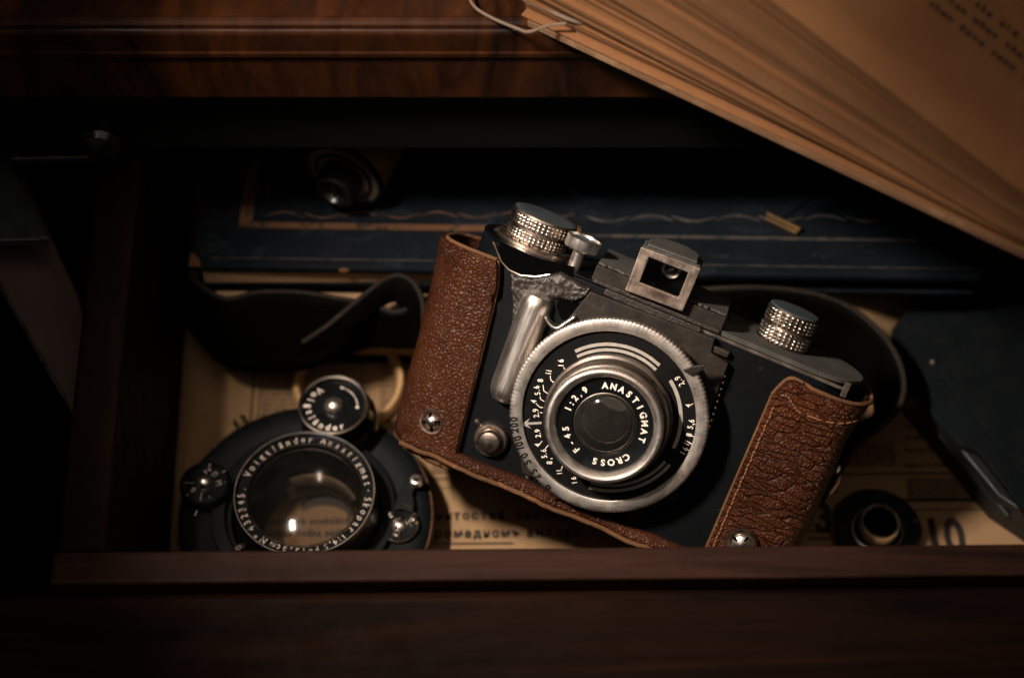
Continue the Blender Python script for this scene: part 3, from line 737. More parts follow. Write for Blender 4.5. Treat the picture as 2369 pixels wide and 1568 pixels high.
for p0, p1, wd in (((685, 368), (1240, 468), .78), ((697, 403), (1217, 497), .72), ((1305, 568), (1345, 1015), .85), ((1275, 1092), (785, 1243), .7), ((1303, 1112), (775, 1278), .78)):
    r, a0, a1 = angs(p0, p1)
    if a1 > a0 and a1-a0 > 180: a1 -= 360
    arcband(st, r, wd, a0, a1, zd)
a_ = at3(330, 850, zd); b__ = at3(466, 843, zd); d_ = (b__-a_).normalized(); n_ = Vector((-d_.y, d_.x, 0))
ar = [a_, a_+d_*2.3+n_*1.25, a_+d_*1.5+n_*.28, b__+n_*.28, b__-n_*.28, a_+d_*1.5-n_*.28, a_+d_*2.3-n_*1.25]
st.add(ar, [(0, 1, 2, 5, 6), (2, 3, 4, 5)])
st.build('dial_stripes', M_stripe, cam)
sp = MB(); zr = .03
word(sp, '200', (287, 895), (281, 820), 1.75, zr, .85, .045); word(sp, '100', (326, 1010), (307, 945), 1.75, zr, .85, .045)
word(sp, '50', (372, 1104), (350, 1060), 1.75, zr, .85, .045); word(sp, '25', (437, 1202), (412, 1165), 1.75, zr, .85, .045); single(sp, 'B', (499, 1273), 128, 1.8, zr, .9, .045)
sp.build('speed_numbers', M_dink, sring)
mb = MB(); q = at3(1440, 490, 0); mb.prism([(q.x-1.4, q.y-.6), (q.x+.2, q.y+1.0), (q.x+3.2, q.y+2.8), (q.x+2.4, q.y+.4), (q.x+.8, q.y-1.0)], -.6, .9); mb.build('index_pointer', M_plate, cam, bevel=.2)
# barrel
cxb, cyb = 0.0, 0.0
mb = MB(); mb.lathe([(14.9, -1.2), (14.9, 1.6), (14.3, 2.0), (14.3, 5.2), (13.9, 6.0), (13.35, 6.3)], 128); brl = mb.build('barrel', M_dsilver, cam)
mb = MB(); mb.lathe([(13.2, 6.1), (13.3, 6.4), (13.35, 6.7, 1), (13.35, 8.3, 1), (13.1, 8.8, 1), (12.6, 9.0), (12.3, 8.9), (11.3, 7.6), (11.15, 7.2), (11.1, 6.6)], 720, None, lambda a, z: .16*abs(math.sin(75*a)))
knr = mb.build('focus_ring', M_silver, cam, sharp=50)
mb = MB(); mb.lathe([(11.15, 6.7), (10.6, 6.55), (7.6, 6.2), (7.3, 5.9), (7.2, 4.6), (6.6, 4.4), (6.5, 2.6), (5.2, 2.4), (5.1, .5)], 96); MB().lathe([(5.1, .5), (.01, .4)], 48).build('aperture_blades', M_void, cam); nmr = mb.build('name_ring', M_gloss, cam)
mb = MB(); mb.lathe([(7.25, 6.15), (7.1, 6.25), (6.9, 6.0)], 96); mb.lathe([(5.6, 3.2), (5.4, 3.4), (5.2, 3.1)], 96); mb.build('retaining_rings', M_dsilver, cam)
mb = MB(); mb.lathe([(7.15, 6.0)]+[(7.1*math.sin(math.radians(a)*.0+a/36*math.pi/2), 6.0+2.5*math.cos(a/36*math.pi/2)) for a in range(35, -1, -1)], 96); mb.build('front_lens', M_glass, cam)
mb = MB(); mb.lathe([(6.4, 3.0)]+[(6.4*math.sin(a/24*math.pi/2), 3.0-1.6*math.cos(a/24*math.pi/2)) for a in range(23, -1, -1)], 80); mb.build('rear_lens', M_glassb, cam)
lt = MB(); zn = 6.52
def arc_at(txt, p0, p1, h, r=None, z=zn, sx=1.0, bold=.03):
    a_ = at3(*p0, z); b__ = at3(*p1, z); a0 = math.degrees(math.atan2(a_.y, a_.x)); a1 = math.degrees(math.atan2(b__.y, b__.x))
    while a1 > a0: a1 -= 360
    if a0-a1 > 200: a0, a1 = a0, a1+360
    r = r or 9.1
    slope = (6.55-6.2)/(10.6-7.6)
    arctext(lt, txt, r, a0, a1, h, z+.12, sx=sx, bold=bold)
arc_at('ANASTIGMAT', (885, 600), (1120, 950), 1.45, sx=.95); arc_at('CROSS', (1025, 1068), (815, 1100), 1.45, sx=1.0)
arc_at('F-45', (683, 1030), (610, 882), 1.45, sx=.95); arc_at('1:2,9', (632, 745), (750, 622), 1.45, sx=.95)
lt.build('lens_lettering', M_white, nmr)
ob8 = MB(); 
for ch, pc in (('0', (1158, 608)), ('8', (1198, 658))):
    q = L(*c3(*pc), 3.4); a = math.atan2(q.y, q.x); R_ = 14.36
    Mx = T(R_*math.cos(a), R_*math.sin(a), 3.6) @ Matrix.Rotation(a, 4, 'Z') @ RY(90) @ RZ(90)
    putchar(ob8, ch, 0, 0, 0, 1.1, 0, 1, .02, M=Mx)
ob8.build('barrel_numbers', M_dink, brl)

# ------------------------------------------------------------------ leather case
case = thing('leather_case', 'worn brown leather half case with snap buttons and dark strap', 'camera case', mat=CM)
case.matrix_world = CM
def endpath(side, xi, xo, zf=-7.8, zb=-35.5, n=18, ext=8):
    """outline (x,z) of a wrap round the end of the body: from the inner front edge round to the back"""
    r = (zf-zb)/2; zc = (zf+zb)/2; xc = xo-side*r; pts = []
    m = 12
    for i in range(m): pts.append((xi+(xc-xi)*i/m, zf))
    ex_ = .62 if side > 0 else .85
    for i in range(n+1):
        a = math.radians(90-180*i/n); ca, sa = math.cos(a), math.sin(a)
        pts.append((xc+side*r*abs(ca)**ex_, zc+r*math.copysign(abs(sa)**ex_, sa)))
    for i in range(1, 5): pts.append((xc-side*ext*i/4, zb))
    return pts
def panel(side):
    g = []; NV = 40
    P = 50
    for k in range(NV+1):
        v = k/NV
        row = []
        if side < 0:
            xi = -30.2-5.4*v; xo = -46.9-5.2*v
        else:
            xi = 33.4-.4*v; xo = 54.2+.4*v
        path = endpath(side, xi, xo)
        for j, (x, z) in enumerate(path):
            s = j/(len(path)-1)
            if side < 0:
                ytop = 16.2+5.0*min(1, s*3)+1.5*math.sin(s*6); ybot = -28.6+(.9 if s < .1 else 0)
            else:
                ytop = 22.4+1.0*min(1, s*2.0)+.5*math.sin(s*12); ybot = -27.8
                if s < .13: ytop -= 4.6*(1-s/.13)**2.2
            y = ybot+(ytop-ybot)*v
            nz = .55*noise.noise(Vector((x*.12, y*.09, z*.12+5)))
            if side > 0 and v > .86 and s > .25: nz += -.9*(v-.86)/.14*math.sin(s*9)
            if side < 0 and v > .93: nz += .5
            cxm = xo-side*13
            d2 = Vector((0, 0, 1)) if abs(x-xi) < abs(cxm-xi) and z > -20 else Vector((x-cxm, 0, z+21.6)).normalized()
            row.append(Vector((x, y, z))+d2*nz)
        g.append(row)
    return g
def onpanel(g, s, v, lift=.1):
    n = len(g)-1; m = len(g[0])-1; i = min(int(v*n), n-1); j = min(int(s*m), m-1)
    a = g[i][j].lerp(g[i+1][j], v*n-i); b = g[i][j+1].lerp(g[i+1][j+1], v*n-i); p = a.lerp(b, s*m-j)
    nn = (g[i][j+1]-g[i][j]).cross(g[i+1][j]-g[i][j]).normalized()
    if nn.z < 0 and abs(nn.z) > .3: nn = -nn
    c_ = Vector((-30 if p.x < 0 else 35, p.y, -22))
    if nn.dot(p-c_) < 0: nn = -nn
    return p+nn*lift, nn
case_top = {}
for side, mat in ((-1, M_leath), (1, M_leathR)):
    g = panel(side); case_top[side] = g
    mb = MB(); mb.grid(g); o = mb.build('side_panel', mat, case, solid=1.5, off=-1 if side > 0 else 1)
    tag(o, 'pebbled left leather panel' if side < 0 else 'creased right leather panel')
    # raw edges
    ed = MB(); M_ = len(g[0])-1
    e1 = [g[-1][j]+Vector((0, .15, -.5 if j < 12 else 0)) for j in range(0, M_+1)]
    ed.tube(e1, .5, 8)
    if side > 0: ed.tube([r[0]+Vector((0, 0, -.5)) for r in g], .42, 8)
    else:
        ed.tube([r[0]+Vector((0, 0, -.5)) for r in g], .38, 8)
        low = [g[0][j]+Vector((0, -.3, .3+.2*math.sin(j*1.7))) for j in range(0, 26)]
        ed.tube(low, [1.25+.25*math.sin(j*2.1) for j in range(len(low))], 10)
    ed.build('raw_edge', M_raw, case)
    stt = MB()
    for k in range(40 if side > 0 else 34):
        v0 = .03+k*(.92/(40 if side > 0 else 34)); v1 = v0+.015
        if side < 0 and v0 > .62: continue
        if side > 0 and v0 > .86: continue
        s_ = .062+.004*math.sin(k*1.9)
        A, _ = onpanel(g, s_, v0, .12); B, _ = onpanel(g, s_+.003, v1, .12); stt.tube([A, (A+B)/2+Vector((0, 0, .12)), B], .2, 6)
    if side > 0:
        for k in range(13):
            s0 = .09+k*.034; A, _ = onpanel(g, s0, .90+.02*math.sin(s0*14), .12); B, _ = onpanel(g, s0+.022, .90+.02*math.sin((s0+.022)*14), .12); stt.tube([A, (A+B)/2+Vector((0, .0, .1)), B], .2, 6)
    stt.build('stitching', M_thread, case)
# bottom strip of leather
mb = MB(); g = []
for i in range(60):
    x = -44+i*(92/59); wv = .5*noise.noise(Vector((x*.1, 0, 0)))
    g.append([(x, -27.4+wv, z) for z in (-4.8+.9*noise.noise(Vector((x*.15, 4, 0))), -9, -15, -22, -30, -35)])
mb.grid(g); mb.build('base_strip', M_leath, case, solid=2.3)
mb = MB(); mb.tube([(q[0][0], q[0][1]-.2+.25*random.random(), q[0][2]+.1) for q in g], .55, 8); mb.build('frayed_edge', M_raw, case)
# snap buttons
def snapbtn(s, v, side, R):
    P_, nn = onpanel(case_top[side], s, v, .9)
    Mq = T(*P_) @ nn.to_track_quat('Z', 'Y').to_matrix().to_4x4()
    mb = MB(); mb.lathe([(R, 0), (R*1.0, .5), (R*.92, .95), (R*.80, .9), (R*.72, .25), (R*.55, .2)], 56, Mq)
    o = mb.build('snap_button', M_nickel, case)
    mb = MB(); mb.lathe([(R*.58, .2), (R*.5, 1.0), (R*.3, 1.5), (.01, 1.65)], 40, Mq); mb.build('snap_dome', M_chrome, o)
    mb = MB()
    for k in range(4):
        mb.box(R*.22, R*.66, -.25, .25, .9, 1.45, Mq @ RZ(90*k+20))
    mb.build('snap_slots', M_void, o)
# place by nearest projected point
def proj(p):
    q = CM @ (p*MM)/MM - CAM; k = q.dot(fwd); return 1184.5+F*q.x/k, 784-F*q.dot(upv)/k
def nearest(side, px, py):
    best = None
    for i in range(1, 60):
        for j in range(1, 45):
            s = j/70; v = i/60; P_, nn = onpanel(case_top[side], s, v, .5); x, y = proj(P_)
            e = (x-px)**2+(y-py)**2
            if best is None or e < best[0]: best = (e, s, v)
    return best[1], best[2]
s_, v_ = nearest(-1, 1000, 972); snapbtn(s_, v_, -1, 3.3)
s_, v_ = nearest(1, 1717, 1252); snapbtn(s_, v_, 1, 3.7)
# straps (dark ribbons)
CMi = CM.inverted()
def ribbon(name, pts, wdir, mat, thick=1.6, parent=case):
    P_ = smoothpath([p for p in pts], 8); Wd = smoothpath([w_ for w_ in wdir], 8)
    g = [[p-w_*.5+(w_*(k/6)) for k in range(7)] for p, w_ in zip(P_, Wd)]
    mb = MB(); mb.grid(g); o = mb.build(name, mat, parent, solid=thick, off=0, inv=CMi)
    ed = MB(); ed.tube([r[-1] for r in g], thick*.5, 8); ed.build('strap_edge', M_strapE, o, inv=CMi)
    return o
def pv(lst): return [W(x, y, z) for x, y, z in lst]
V = Vector
def strap2(top, bot):
    n = len(top); A = smoothpath(pv(top), 10); B_ = smoothpath(pv(bot), 10); g = []
    for a_, b__ in zip(A, B_):
        nrm_ = Vector((0, -1, 0)); g.append([a_.lerp(b__, k/8)+nrm_*(.5*math.sin(math.pi*k/8)) for k in range(9)])
    mb = MB(); mb.grid(g); o = mb.build('strap', M_strap, case, solid=1.6, off=0, inv=CMi)
    ed = MB(); ed.tube([q_[0] for q_ in g], .75, 8); ed.build('strap_edge', M_strapE, o, inv=CMi)
strap2([(1600, 672, 36), (1700, 666, 36), (1800, 668, 34), (1900, 685, 32), (1980, 720, 30), (2050, 785, 28), (2088, 860, 28), (2085, 930, 28), (2040, 985, 28), (1990, 1025, 28), (1945, 1085, 26), (1905, 1150, 24)],
       [(1600, 770, 16), (1700, 790, 14), (1800, 810, 10), (1880, 835, 8), (1935, 865, 6), (1980, 895, 6), (2020, 925, 8), (2022, 962, 10), (1975, 992, 14), (1935, 1040, 18), (1905, 1095, 18), (1880, 1168, 16)])
strap2([(990, 690, 34), (920, 722, 34), (860, 705, 34), (790, 692, 34), (700, 678, 34), (600, 677, 34), (515, 690, 33), (440, 640, 31)],
       [(990, 800, 22), (930, 802, 21), (860, 800, 20), (795, 822, 19), (700, 853, 15), (600, 856, 14), (515, 838, 13), (428, 742, 10)])
strap2([(980, 770, 37), (978, 700, 39), (956, 655, 40), (920, 638, 40), (878, 656, 39), (820, 702, 38), (760, 752, 36), (700, 792, 33)],
       [(955, 795, 30), (950, 740, 32), (925, 700, 34), (900, 697, 34), (862, 722, 34), (805, 765, 33), (752, 798, 30), (694, 818, 26)])
mb = MB(); q = W(1930, 1110, 24); d3 = (W(1945, 1078, 27)-W(1918, 1148, 21)).normalized()
mb.lathe([(.01, 4.2), (.7, 3.2), (1.25, 1.2), (1.4, 0), (1.25, -1.4), (.8, -3.2), (.01, -4.2)], 24, T(*q) @ d3.to_track_quat('Z', 'Y').to_matrix().to_4x4()); mb.build('buckle', M_chrome, case, inv=CMi)

# ------------------------------------------------------------------ loose shutter with its large lens
SC = W(704, 1186, 14.5)
sh = thing('lens_shutter', 'black leaf shutter with large glass lens lying on the newspaper', 'lens shutter', loc=(SC.x, SC.y, .9))
SR = 290*(CAM-SC).length/F*1.01
def sp6(x, y, z):       # a point of the photo crop on the shutter at height z above its base
    q = W(*c6(x, y), z+.9); return q.x-SC.x, q.y-SC.y
mb = MB(); mb.lathe([(18, 1.0), (SR-1.5, 1.0), (SR-.6, 2.0), (SR, 4.5), (SR, 11.5), (SR-1.2, 13.0), (SR-3, 13.6), (26, 13.6), (24, 13.0), (18.6, 13.0)], 128); mb.build('shutter_case', M_shut, sh)
mb = MB(); mb.lathe([(SR-.2, 10.9), (SR+.25, 11.3), (SR+.1, 11.8), (SR-.4, 12.0)], 128); mb.build('brassed_rim', M_gilt, sh)
mb = MB(); qx, qy = sp6(1590, 700, 13.6)
mb.lathe([(23.5, 13.5), (23.2, 15.2), (22.6, 15.4), (20, 15.4)], 96)
mb.build('speed_plate', M_shut, sh)
LR = 163*(CAM-W(704, 1138, 27)).length/F
lcx, lcy = sp6(1035, 1060, 26)
mb = MB(); mb.lathe([(LR+1.0, 13.2), (LR+.6, 17), (LR+.2, 24.0), (LR, 25.6), (LR-.35, 26.2), (LR-.8, 26.0), (LR-.9, 25.0), (LR*.83, 24.95), (LR*.82, 24.2)], 128, T(lcx, lcy, 0)); lb_ = mb.build('lens_barrel', M_gloss, sh)
mb = MB(); mb.lathe([(LR*.82, 24.3), (LR*.80, 20.5), (LR*.74, 20.2), (LR*.74, 14.0), (LR*.72, 13.6), (LR*.72, 4.0)], 128, T(lcx, lcy, 0)); mb.build('barrel_lining', M_void, lb_)
mb = MB(); mb.lathe([(LR-.05, 25.7), (LR-.2, 26.25), (LR-.5, 26.25)], 128, T(lcx, lcy, 0)); mb.lathe([(LR*.825, 25.1), (LR*.81, 25.35), (LR*.80, 25.0)], 128, T(lcx, lcy, 0)); mb.build('barrel_rim', M_dsilver, lb_)
mb = MB()
def reflarc(r0, z0, r1, z1, a0, a1):
    mb.grid([[(lcx+r*math.cos(math.radians(a0+(a1-a0)*i/30)), lcy+r*math.sin(math.radians(a0+(a1-a0)*i/30)), z) for r, z in ((r0, z0), ((r0+r1)/2, (z0+z1)/2+.3), (r1, z1))] for i in range(31)])
reflarc(LR*.715, 13.0, LR*.60, 11.2, 25, 118); reflarc(LR*.70, 9.6, LR*.56, 6.8, 15, 125)
mb.build('reflection_arcs', M_dsilver, lb_)  # partial silver arcs, shaped to imitate curved reflections inside the lens
GR = LR*.81
mb = MB(); rho = 34; zb_ = 24.3; k0 = math.sqrt(rho**2-GR**2)
mb.lathe([(GR*t/24, zb_+math.sqrt(rho**2-(GR*t/24)**2)-k0) for t in range(24, -1, -1)][:-1]+[(.01, zb_+rho-k0)], 96, T(lcx, lcy, 0)); mb.build('front_glass', M_glass2, sh)
mb = MB(); rho = 30; g2 = LR*.72; k0 = math.sqrt(rho**2-g2**2)
mb.lathe([(g2*t/24, 19.0-math.sqrt(rho**2-(g2*t/24)**2)+k0) for t in range(24, 0, -1)]+[(.01, 19.0-rho+k0)], 96, T(lcx, lcy, 0)); mb.build('inner_glass', M_glassb, sh)
lt = MB(); zt_ = 25.08; rt_ = LR*.893
def a6(x, y):
    qx, qy = sp6(x, y, zt_); return math.degrees(math.atan2(qy-lcy, qx-lcx))
def t6(txt, p0, p1, h=1.75, sx=.85):
    a0 = a6(*p0); a1 = a6(*p1)
    while a1 > a0: a1 -= 360
    arctext(lt, txt, rt_, a0, a1, h, zt_, lcx, lcy, sx=sx, bold=.02)
t6('Voigtländer', (615, 925), (1080, 690)); t6('Anastigmat·', (1170, 700), (1500, 1045)); t6('Skopar', (1500, 1110), (1390, 1345)); t6('1:4,5', (1335, 1395), (1200, 1470), 1.6); t6('F=13,5cm', (1130, 1490), (800, 1445), 1.6)
t6('Nº', (735, 1410), (680, 1380)); t6('432345.', (645, 1325), (590, 1035))
lt.build('lens_lettering', M_white2, sh)
# speed dial on top
q0 = W(*c6(1250, 424), 25); dx, dy = q0.x-SC.x, q0.y-SC.y
KR = 82*(CAM-q0).length/F
mb = MB(); mb.lathe([(KR+.7, 12.0), (KR+.7, 19.8), (KR+.3, 20.4), (KR, 20.8)], 96, T(dx+1.0, dy-.6, 0)); mb.lathe([(KR-.2, 20.5), (KR-.1, 24.4), (KR-.7, 23.6), (1.5, 23.6)], 96, T(dx, dy, 0)); kd = mb.build('speed_knob', M_gloss, sh)
mb = MB(); mb.lathe([(KR-.1, 24.2), (KR-.2, 24.9), (KR-.6, 25.1), (KR-1.1, 24.8), (KR-1.2, 23.9)], 96, T(dx, dy, 0)); mb.build('knob_rim', M_dsilver, kd)
mb = MB(); mb.lathe([(2.5, 23.7), (2.4, 24.6), (1.9, 25.4), (1.0, 25.9), (.01, 26.05)], 40, T(dx, dy, 0)); mb.build('dome_screw', M_chrome, kd)
mb = MB()
def a6b(x, y):
    qx, qy = sp6(x, y, 23.9); return math.degrees(math.atan2(qy-dy, qx-dx))
a0 = a6b(1160, 325); a1 = a6b(1300, 545)
while a1 < a0: a1 += 360
arctext(mb, 'Voigtländer', KR*.68, a0, a1, 1.75, 23.75, dx, dy, inward=True, sx=.95, bold=.035)
b0 = a6b(1305, 300); b1 = a6b(1395, 430)
g = []
for i in range(21):
    a = math.radians(b0+(b1-b0)*i/20); r = KR*.66; g.append([(dx+(r-.13)*math.cos(a), dy+(r-.13)*math.sin(a), 23.76), (dx+(r+.13)*math.cos(a), dy+(r+.13)*math.sin(a), 23.76)])
mb.grid(g)
for aa, tw in ((b0, 1), (b1, -1)):
    a = math.radians(aa); px_, py_ = dx+KR*.66*math.cos(a), dy+KR*.66*math.sin(a)
    mb.lathe([(.01, 23.78), (.42 if tw > 0 else .5, 23.77)], 5, T(px_, py_, 0))
mb.build('knob_lettering', M_white, kd)
# small time dial at left
q0 = W(*c6(300, 990), 19); dx2, dy2 = q0.x-SC.x, q0.y-SC.y; R2 = 56*(CAM-q0).length/F
mb = MB(); mb.lathe([(R2-.3, 12), (R2-.1, 15.5), (R2, 16, 1), (R2, 17.6, 1), (R2-.5, 18.1), (1, 18.2)], 360, T(dx2, dy2, 0), lambda a, z: .16*abs(math.sin(30*a))); td = mb.build('time_dial', M_gloss, sh)
mb = MB(); mb.lathe([(1.9, 18.2), (1.8, 19.0), (1.3, 19.6), (.6, 19.9), (.01, 20)], 32, T(dx2, dy2, 0)); mb.build('dome_screw', M_chrome, td)
mb = MB()
for ch, pc, an in (('Z', (322, 900), -50), ('D', (378, 930), -50), ('M', (405, 990), -75), ('B', (215, 1042), 150), ('T', (352, 800), -20), ('1', (160, 990), 90)):
    qx, qy = sp6(*pc, 18.3); putchar(mb, ch, qx, qy, an, 1.5, 18.35 if ch not in 'T' else 13.7, .9, .0)
def seg6(p0, p1, w_=.18, z=18.33):
    a_ = V((*sp6(*p0, z), z)); b__ = V((*sp6(*p1, z), z)); d_ = b__-a_; n_ = V((-d_.y, d_.x, 0)).normalized()*w_/2; mb.add([a_+n_, a_-n_, b__-n_, b__+n_], [(0, 1, 2, 3)])
for p0, p1 in (((185, 990), (228, 988)), ((140, 990), (160, 990)), ((280, 1060), (268, 1120)), ((245, 1190), (228, 1230)), ((165, 1085), (185, 1068)), ((452, 900), (428, 915)), ((335, 870), (342, 850)), ((460, 985), (440, 985)), ((340, 1105), (332, 1085))): seg6(p0, p1)
mb.build('dial_lettering', M_white2, td)
# lever and screws on the right
q0 = W(*c6(1735, 1290), 16); ex_, ey_ = q0.x-SC.x, q0.y-SC.y; R3 = 45*(CAM-q0).length/F
mb = MB(); mb.lathe([(R3, 13.5), (R3, 14.6), (R3-.3, 15.0), (.01, 15.0)], 64, T(ex_, ey_, 0)); pv_ = mb.build('pivot_plate', M_gloss, sh)
mb = MB(); mb.lathe([(R3+.02, 14.4), (R3+.15, 14.9), (R3-.15, 15.15), (R3-.4, 15.0)], 64, T(ex_, ey_, 0)); mb.build('pivot_rim', M_dsilver, pv_)
for pc, r in (((1735, 1288), 2.0), ((1660, 1215), 1.25), ((1835, 1255), 1.3), ((1710, 1370), 1.25)):
    qx, qy = sp6(*pc, 16); mb = MB(); mb.lathe([(r, 15), (r, 15.6), (r*.75, 16.2), (r*.4, 16.5), (.01, 16.6)], 28, T(qx, qy, 0)); o = mb.build('screw', M_chrome, sh)
    mb = MB(); mb.box(-r*.9, r*.9, -.1, .1, 16.0, 16.68, T(qx, qy, 0) @ RZ(60)); mb.build('screw_slot', M_void, o)
mb = MB(); zz = 15.4
lev = [sp6(x, y, zz) for x, y in ((1700, 1190), (1712, 1110), (1745, 1040), (1790, 975), (1830, 940), (1890, 950), (1895, 985), (1850, 1025), (1835, 1080), (1850, 1150), (1840, 1200), (1770, 1170))]
mb.prism(lev, 14.6, 16.0); mb.build('cocking_lever', M_shut, sh, bevel=.35)
qx, qy = sp6(1860, 968, 17); mb = MB(); mb.lathe([(1.7, 15.8), (1.75, 16.8), (1.45, 17.5), (1.05, 17.6), (.75, 17.0), (.7, 16)], 32, T(qx, qy, 0)); mb.build('lever_rivet', M_chrome, sh)
mb = MB()
for w0, w1 in (((1705, 1150), (1830, 1165)), ((1700, 1175), (1835, 1195))):
    A = sp6(*w0, 16.2); B = sp6(*w1, 16.2); mb.tube([(A[0], A[1], 16.1), ((A[0]+B[0])/2, (A[1]+B[1])/2+.5, 16.2), (B[0], B[1], 16.1)], .22, 6)
mb.build('lever_spring', M_dsilver, sh)
qx, qy = sp6(520, 475, 8); dv = V((qx, qy, 0)).normalized(); mb = MB()
Mq = T(dv.x*(SR-1.5), dv.y*(SR-1.5), 8) @ dv.to_track_quat('Z', 'Y').to_matrix().to_4x4()
mb.lathe([(1.6, 0), (1.6, 3.4), (1.9, 3.5), (1.9, 5.8), (1.5, 6.1), (.8, 6.1), (.7, 5)], 24, Mq); mb.build('cable_socket', M_brass, sh)
mb = MB()
for ch, pc in (('D', (552, 1468)), ('R', (605, 1510))):
    qx, qy = sp6(*pc, 13.6); putchar(mb, ch, qx, qy, -55, 1.4, 13.7, .9, 0)
mb.build('rim_lettering', M_white2, sh)

# ------------------------------------------------------------------ cream ring on the newspaper
q = W(808, 893, 1); RR = 129*(CAM-q).length/F
rg = MB(); rg.lathe([(RR, .6), (RR+.15, 2.4), (RR-.6, 4.2), (RR-1.7, 4.0), (RR-2.4, 2.4), (RR-2.5, .6)], 128, closed=True)
o = rg.build('lens_hoop', M_ring); o.location = (q.x*MM, q.y*MM, .3*MM)
tag(o, 'cream coloured ring lying on newsprint beneath the dark strap', 'ring')
# ------------------------------------------------------------------ flanged eyepiece tube at right
q = W(2028.5, 1221, 3); R4 = 101.5*(CAM-q).length/F
fl = thing('flanged_tube', 'small black flange with bare metal tube standing by drawer front', 'lens fitting', loc=(q.x, q.y, .6))
mb = MB(); mb.lathe([(4, 1.3), (R4-.4, 1.3), (R4, 1.7), (R4, 2.2, 1), (R4-.35, 2.55, 1), (7, 2.5)], 180, None, lambda a, z: (-.35*abs(math.sin(15*a)) if .9 < a < 2.4 else 0), cap0=False)
mb.build('flange', paint('chipped_black', (.006, .008, .011), .3, (.30, .26, .22), .66, 330, bd=.03, coat=.3), fl)
mb = MB(); mb.lathe([(R4+.02, 1.7), (R4+.12, 2.1), (R4-.25, 2.5)], 120); mb.build('bright_edge', M_nickel, fl)
tx, ty = W(2037.5, 1204, 9.2).x-q.x, W(2037.5, 1204, 9.2).y-q.y
mb = MB(); mb.lathe([(6.6, 2.4), (6.6, 3.6), (6.1, 3.9), (5.5, 3.9)], 72, T(tx, ty, 0)); mb.build('collar', M_gloss, fl)
mb = MB(); mb.lathe([(6.65, 3.3), (6.7, 3.8), (6.2, 4.05)], 72, T(tx, ty, 0))
mb.lathe([(5.2, 3.8), (5.2, 8.0), (4.9, 8.6), (4.5, 8.6), (4.2, 8.2), (4.15, 1.0)], 72, T(tx, ty, 0)); mb.build('tube', M_chrome, fl)
mb = MB(); mb.lathe([(4.1, 8.0), (4.1, .6), (.01, .6)], 48, T(tx, ty, 0)); mb.build('tube_lining', M_void, fl)

# ------------------------------------------------------------------ black box-form camera at right
bx = thing('folding_camera', 'dark closed folding camera lying slanted at the drawer right', 'camera', loc=(*W(2300, 900, 0).xy, .8))
o0 = W(2300, 900, 0)
def poly(lst, z): return [(W(x, y, z).x-o0.x, W(x, y, z).y-o0.y) for x, y in lst]
out1 = [(2170, 640), (2062, 762), (2066, 790), (2098, 895), (2112, 912), (2222, 1033), (2262, 1046), (2369, 1183), (2400, 1225), (2680, 1215), (2680, 640)]
MB().prism(poly(out1, 15), 12.5, 15, None).build('top_cover', M_box, bx, bevel=.6, bseg=3)
out2 = [(2160, 648), (2082, 780), (2100, 925), (2300, 1168), (2400, 1235), (2680, 1225), (2680, 648)]
MB().prism(poly(out2, 8), 0, 12.4).build('case_body', M_boxs, bx, bevel=.6)
out3 = [(2260, 700), (2190, 800), (2172, 850), (2180, 876), (2369, 1108), (2420, 1170), (2670, 1170), (2670, 700)]
MB().prism(poly(out3, 16), 15.05, 16.4).build('door_plate', M_box, bx, bevel=.5, bseg=3)
mb = MB()
for z, off in ((4, 4), (8, 2)):
    A = poly([(2120, 945+off), (2330, 1195+off)], z); mb.tube([(A[0][0], A[0][1], z), (A[1][0], A[1][1], z)], .7, 8)
mb.build('side_rib', M_boxs, bx)
mb = MB(); A = poly([(2156, 842)], 15)[0]; mb.lathe([(.01, 1.1), (.9, .8), (1.2, 0)], 20, T(A[0], A[1], 15)); mb.build('corner_glint', M_nickel, bx)  # bright nickel dot added as the highlight by the door plate's corner

# ------------------------------------------------------------------ dark metal case beside the drawer, lower left
q0 = W(60, 600, 46)
mc = thing('steel_case', 'dark steel box with thin bright rim, left of the open drawer', 'box', loc=(q0.x, q0.y, -399))
def poly2(lst, z): return [(W(x, y, z).x-q0.x, W(x, y, z).y-q0.y) for x, y in lst]
zA = 58+399; zB = 46+399
MB().prism(poly2([(-160, 150), (240, 150), (240, 363), (30, 367), (22, 372), (24, 380), (110, 553), (-160, 555)], 58), zA-3, zA).build('lid', M_lplate, mc, bevel=.4)
MB().prism(poly2([(-160, 400), (50, 400), (185, 690), (205, 800), (170, 960), (150, 925), (0, 662), (-160, 420)], 46), zB-6, zB).build('side_plate', paint('brown_steel', (.055, .036, .034), .45, (.10, .08, .07), .70, 160, bd=.05), mc, bevel=.8, bseg=3)
MB().prism(poly2([(-160, 160), (20, 160), (20, 500), (-160, 500)], 40), .5, 440).build('body', M_void, mc)
mb = MB(); A = [W(x, y, 58)-q0 for x, y in ((24, 376), (26, 369), (34, 367), (215, 363))]; mb.tube([(a_.x, a_.y, zA+.1) for a_ in A], .16, 6)
mb.build('bright_edge', M_nickel, mc); mb = MB(); A = [W(x, y, 58)-q0 for x, y in ((-10, 556), (92, 554), (98, 549), (112, 551))]; mb.tube([(a_.x, a_.y, zA+.1) for a_ in A], .14, 6); mb.build('bright_edge', M_nickel, mc)
mb = MB(); A = [W(x, y, 46)-q0 for x, y in ((-20, 622), (0, 660), (75, 792), (150, 922))]; mb.tube([(a_.x, a_.y, zB) for a_ in A], .5, 8); mb.build('bevel_edge', M_dsilver, mc)
mb = MB(); A = W(-10, 500, 58)-q0; mb.lathe([(.01, .6), (4.2, .5), (5.2, 0.0)], 40, T(A.x, A.y, zA))

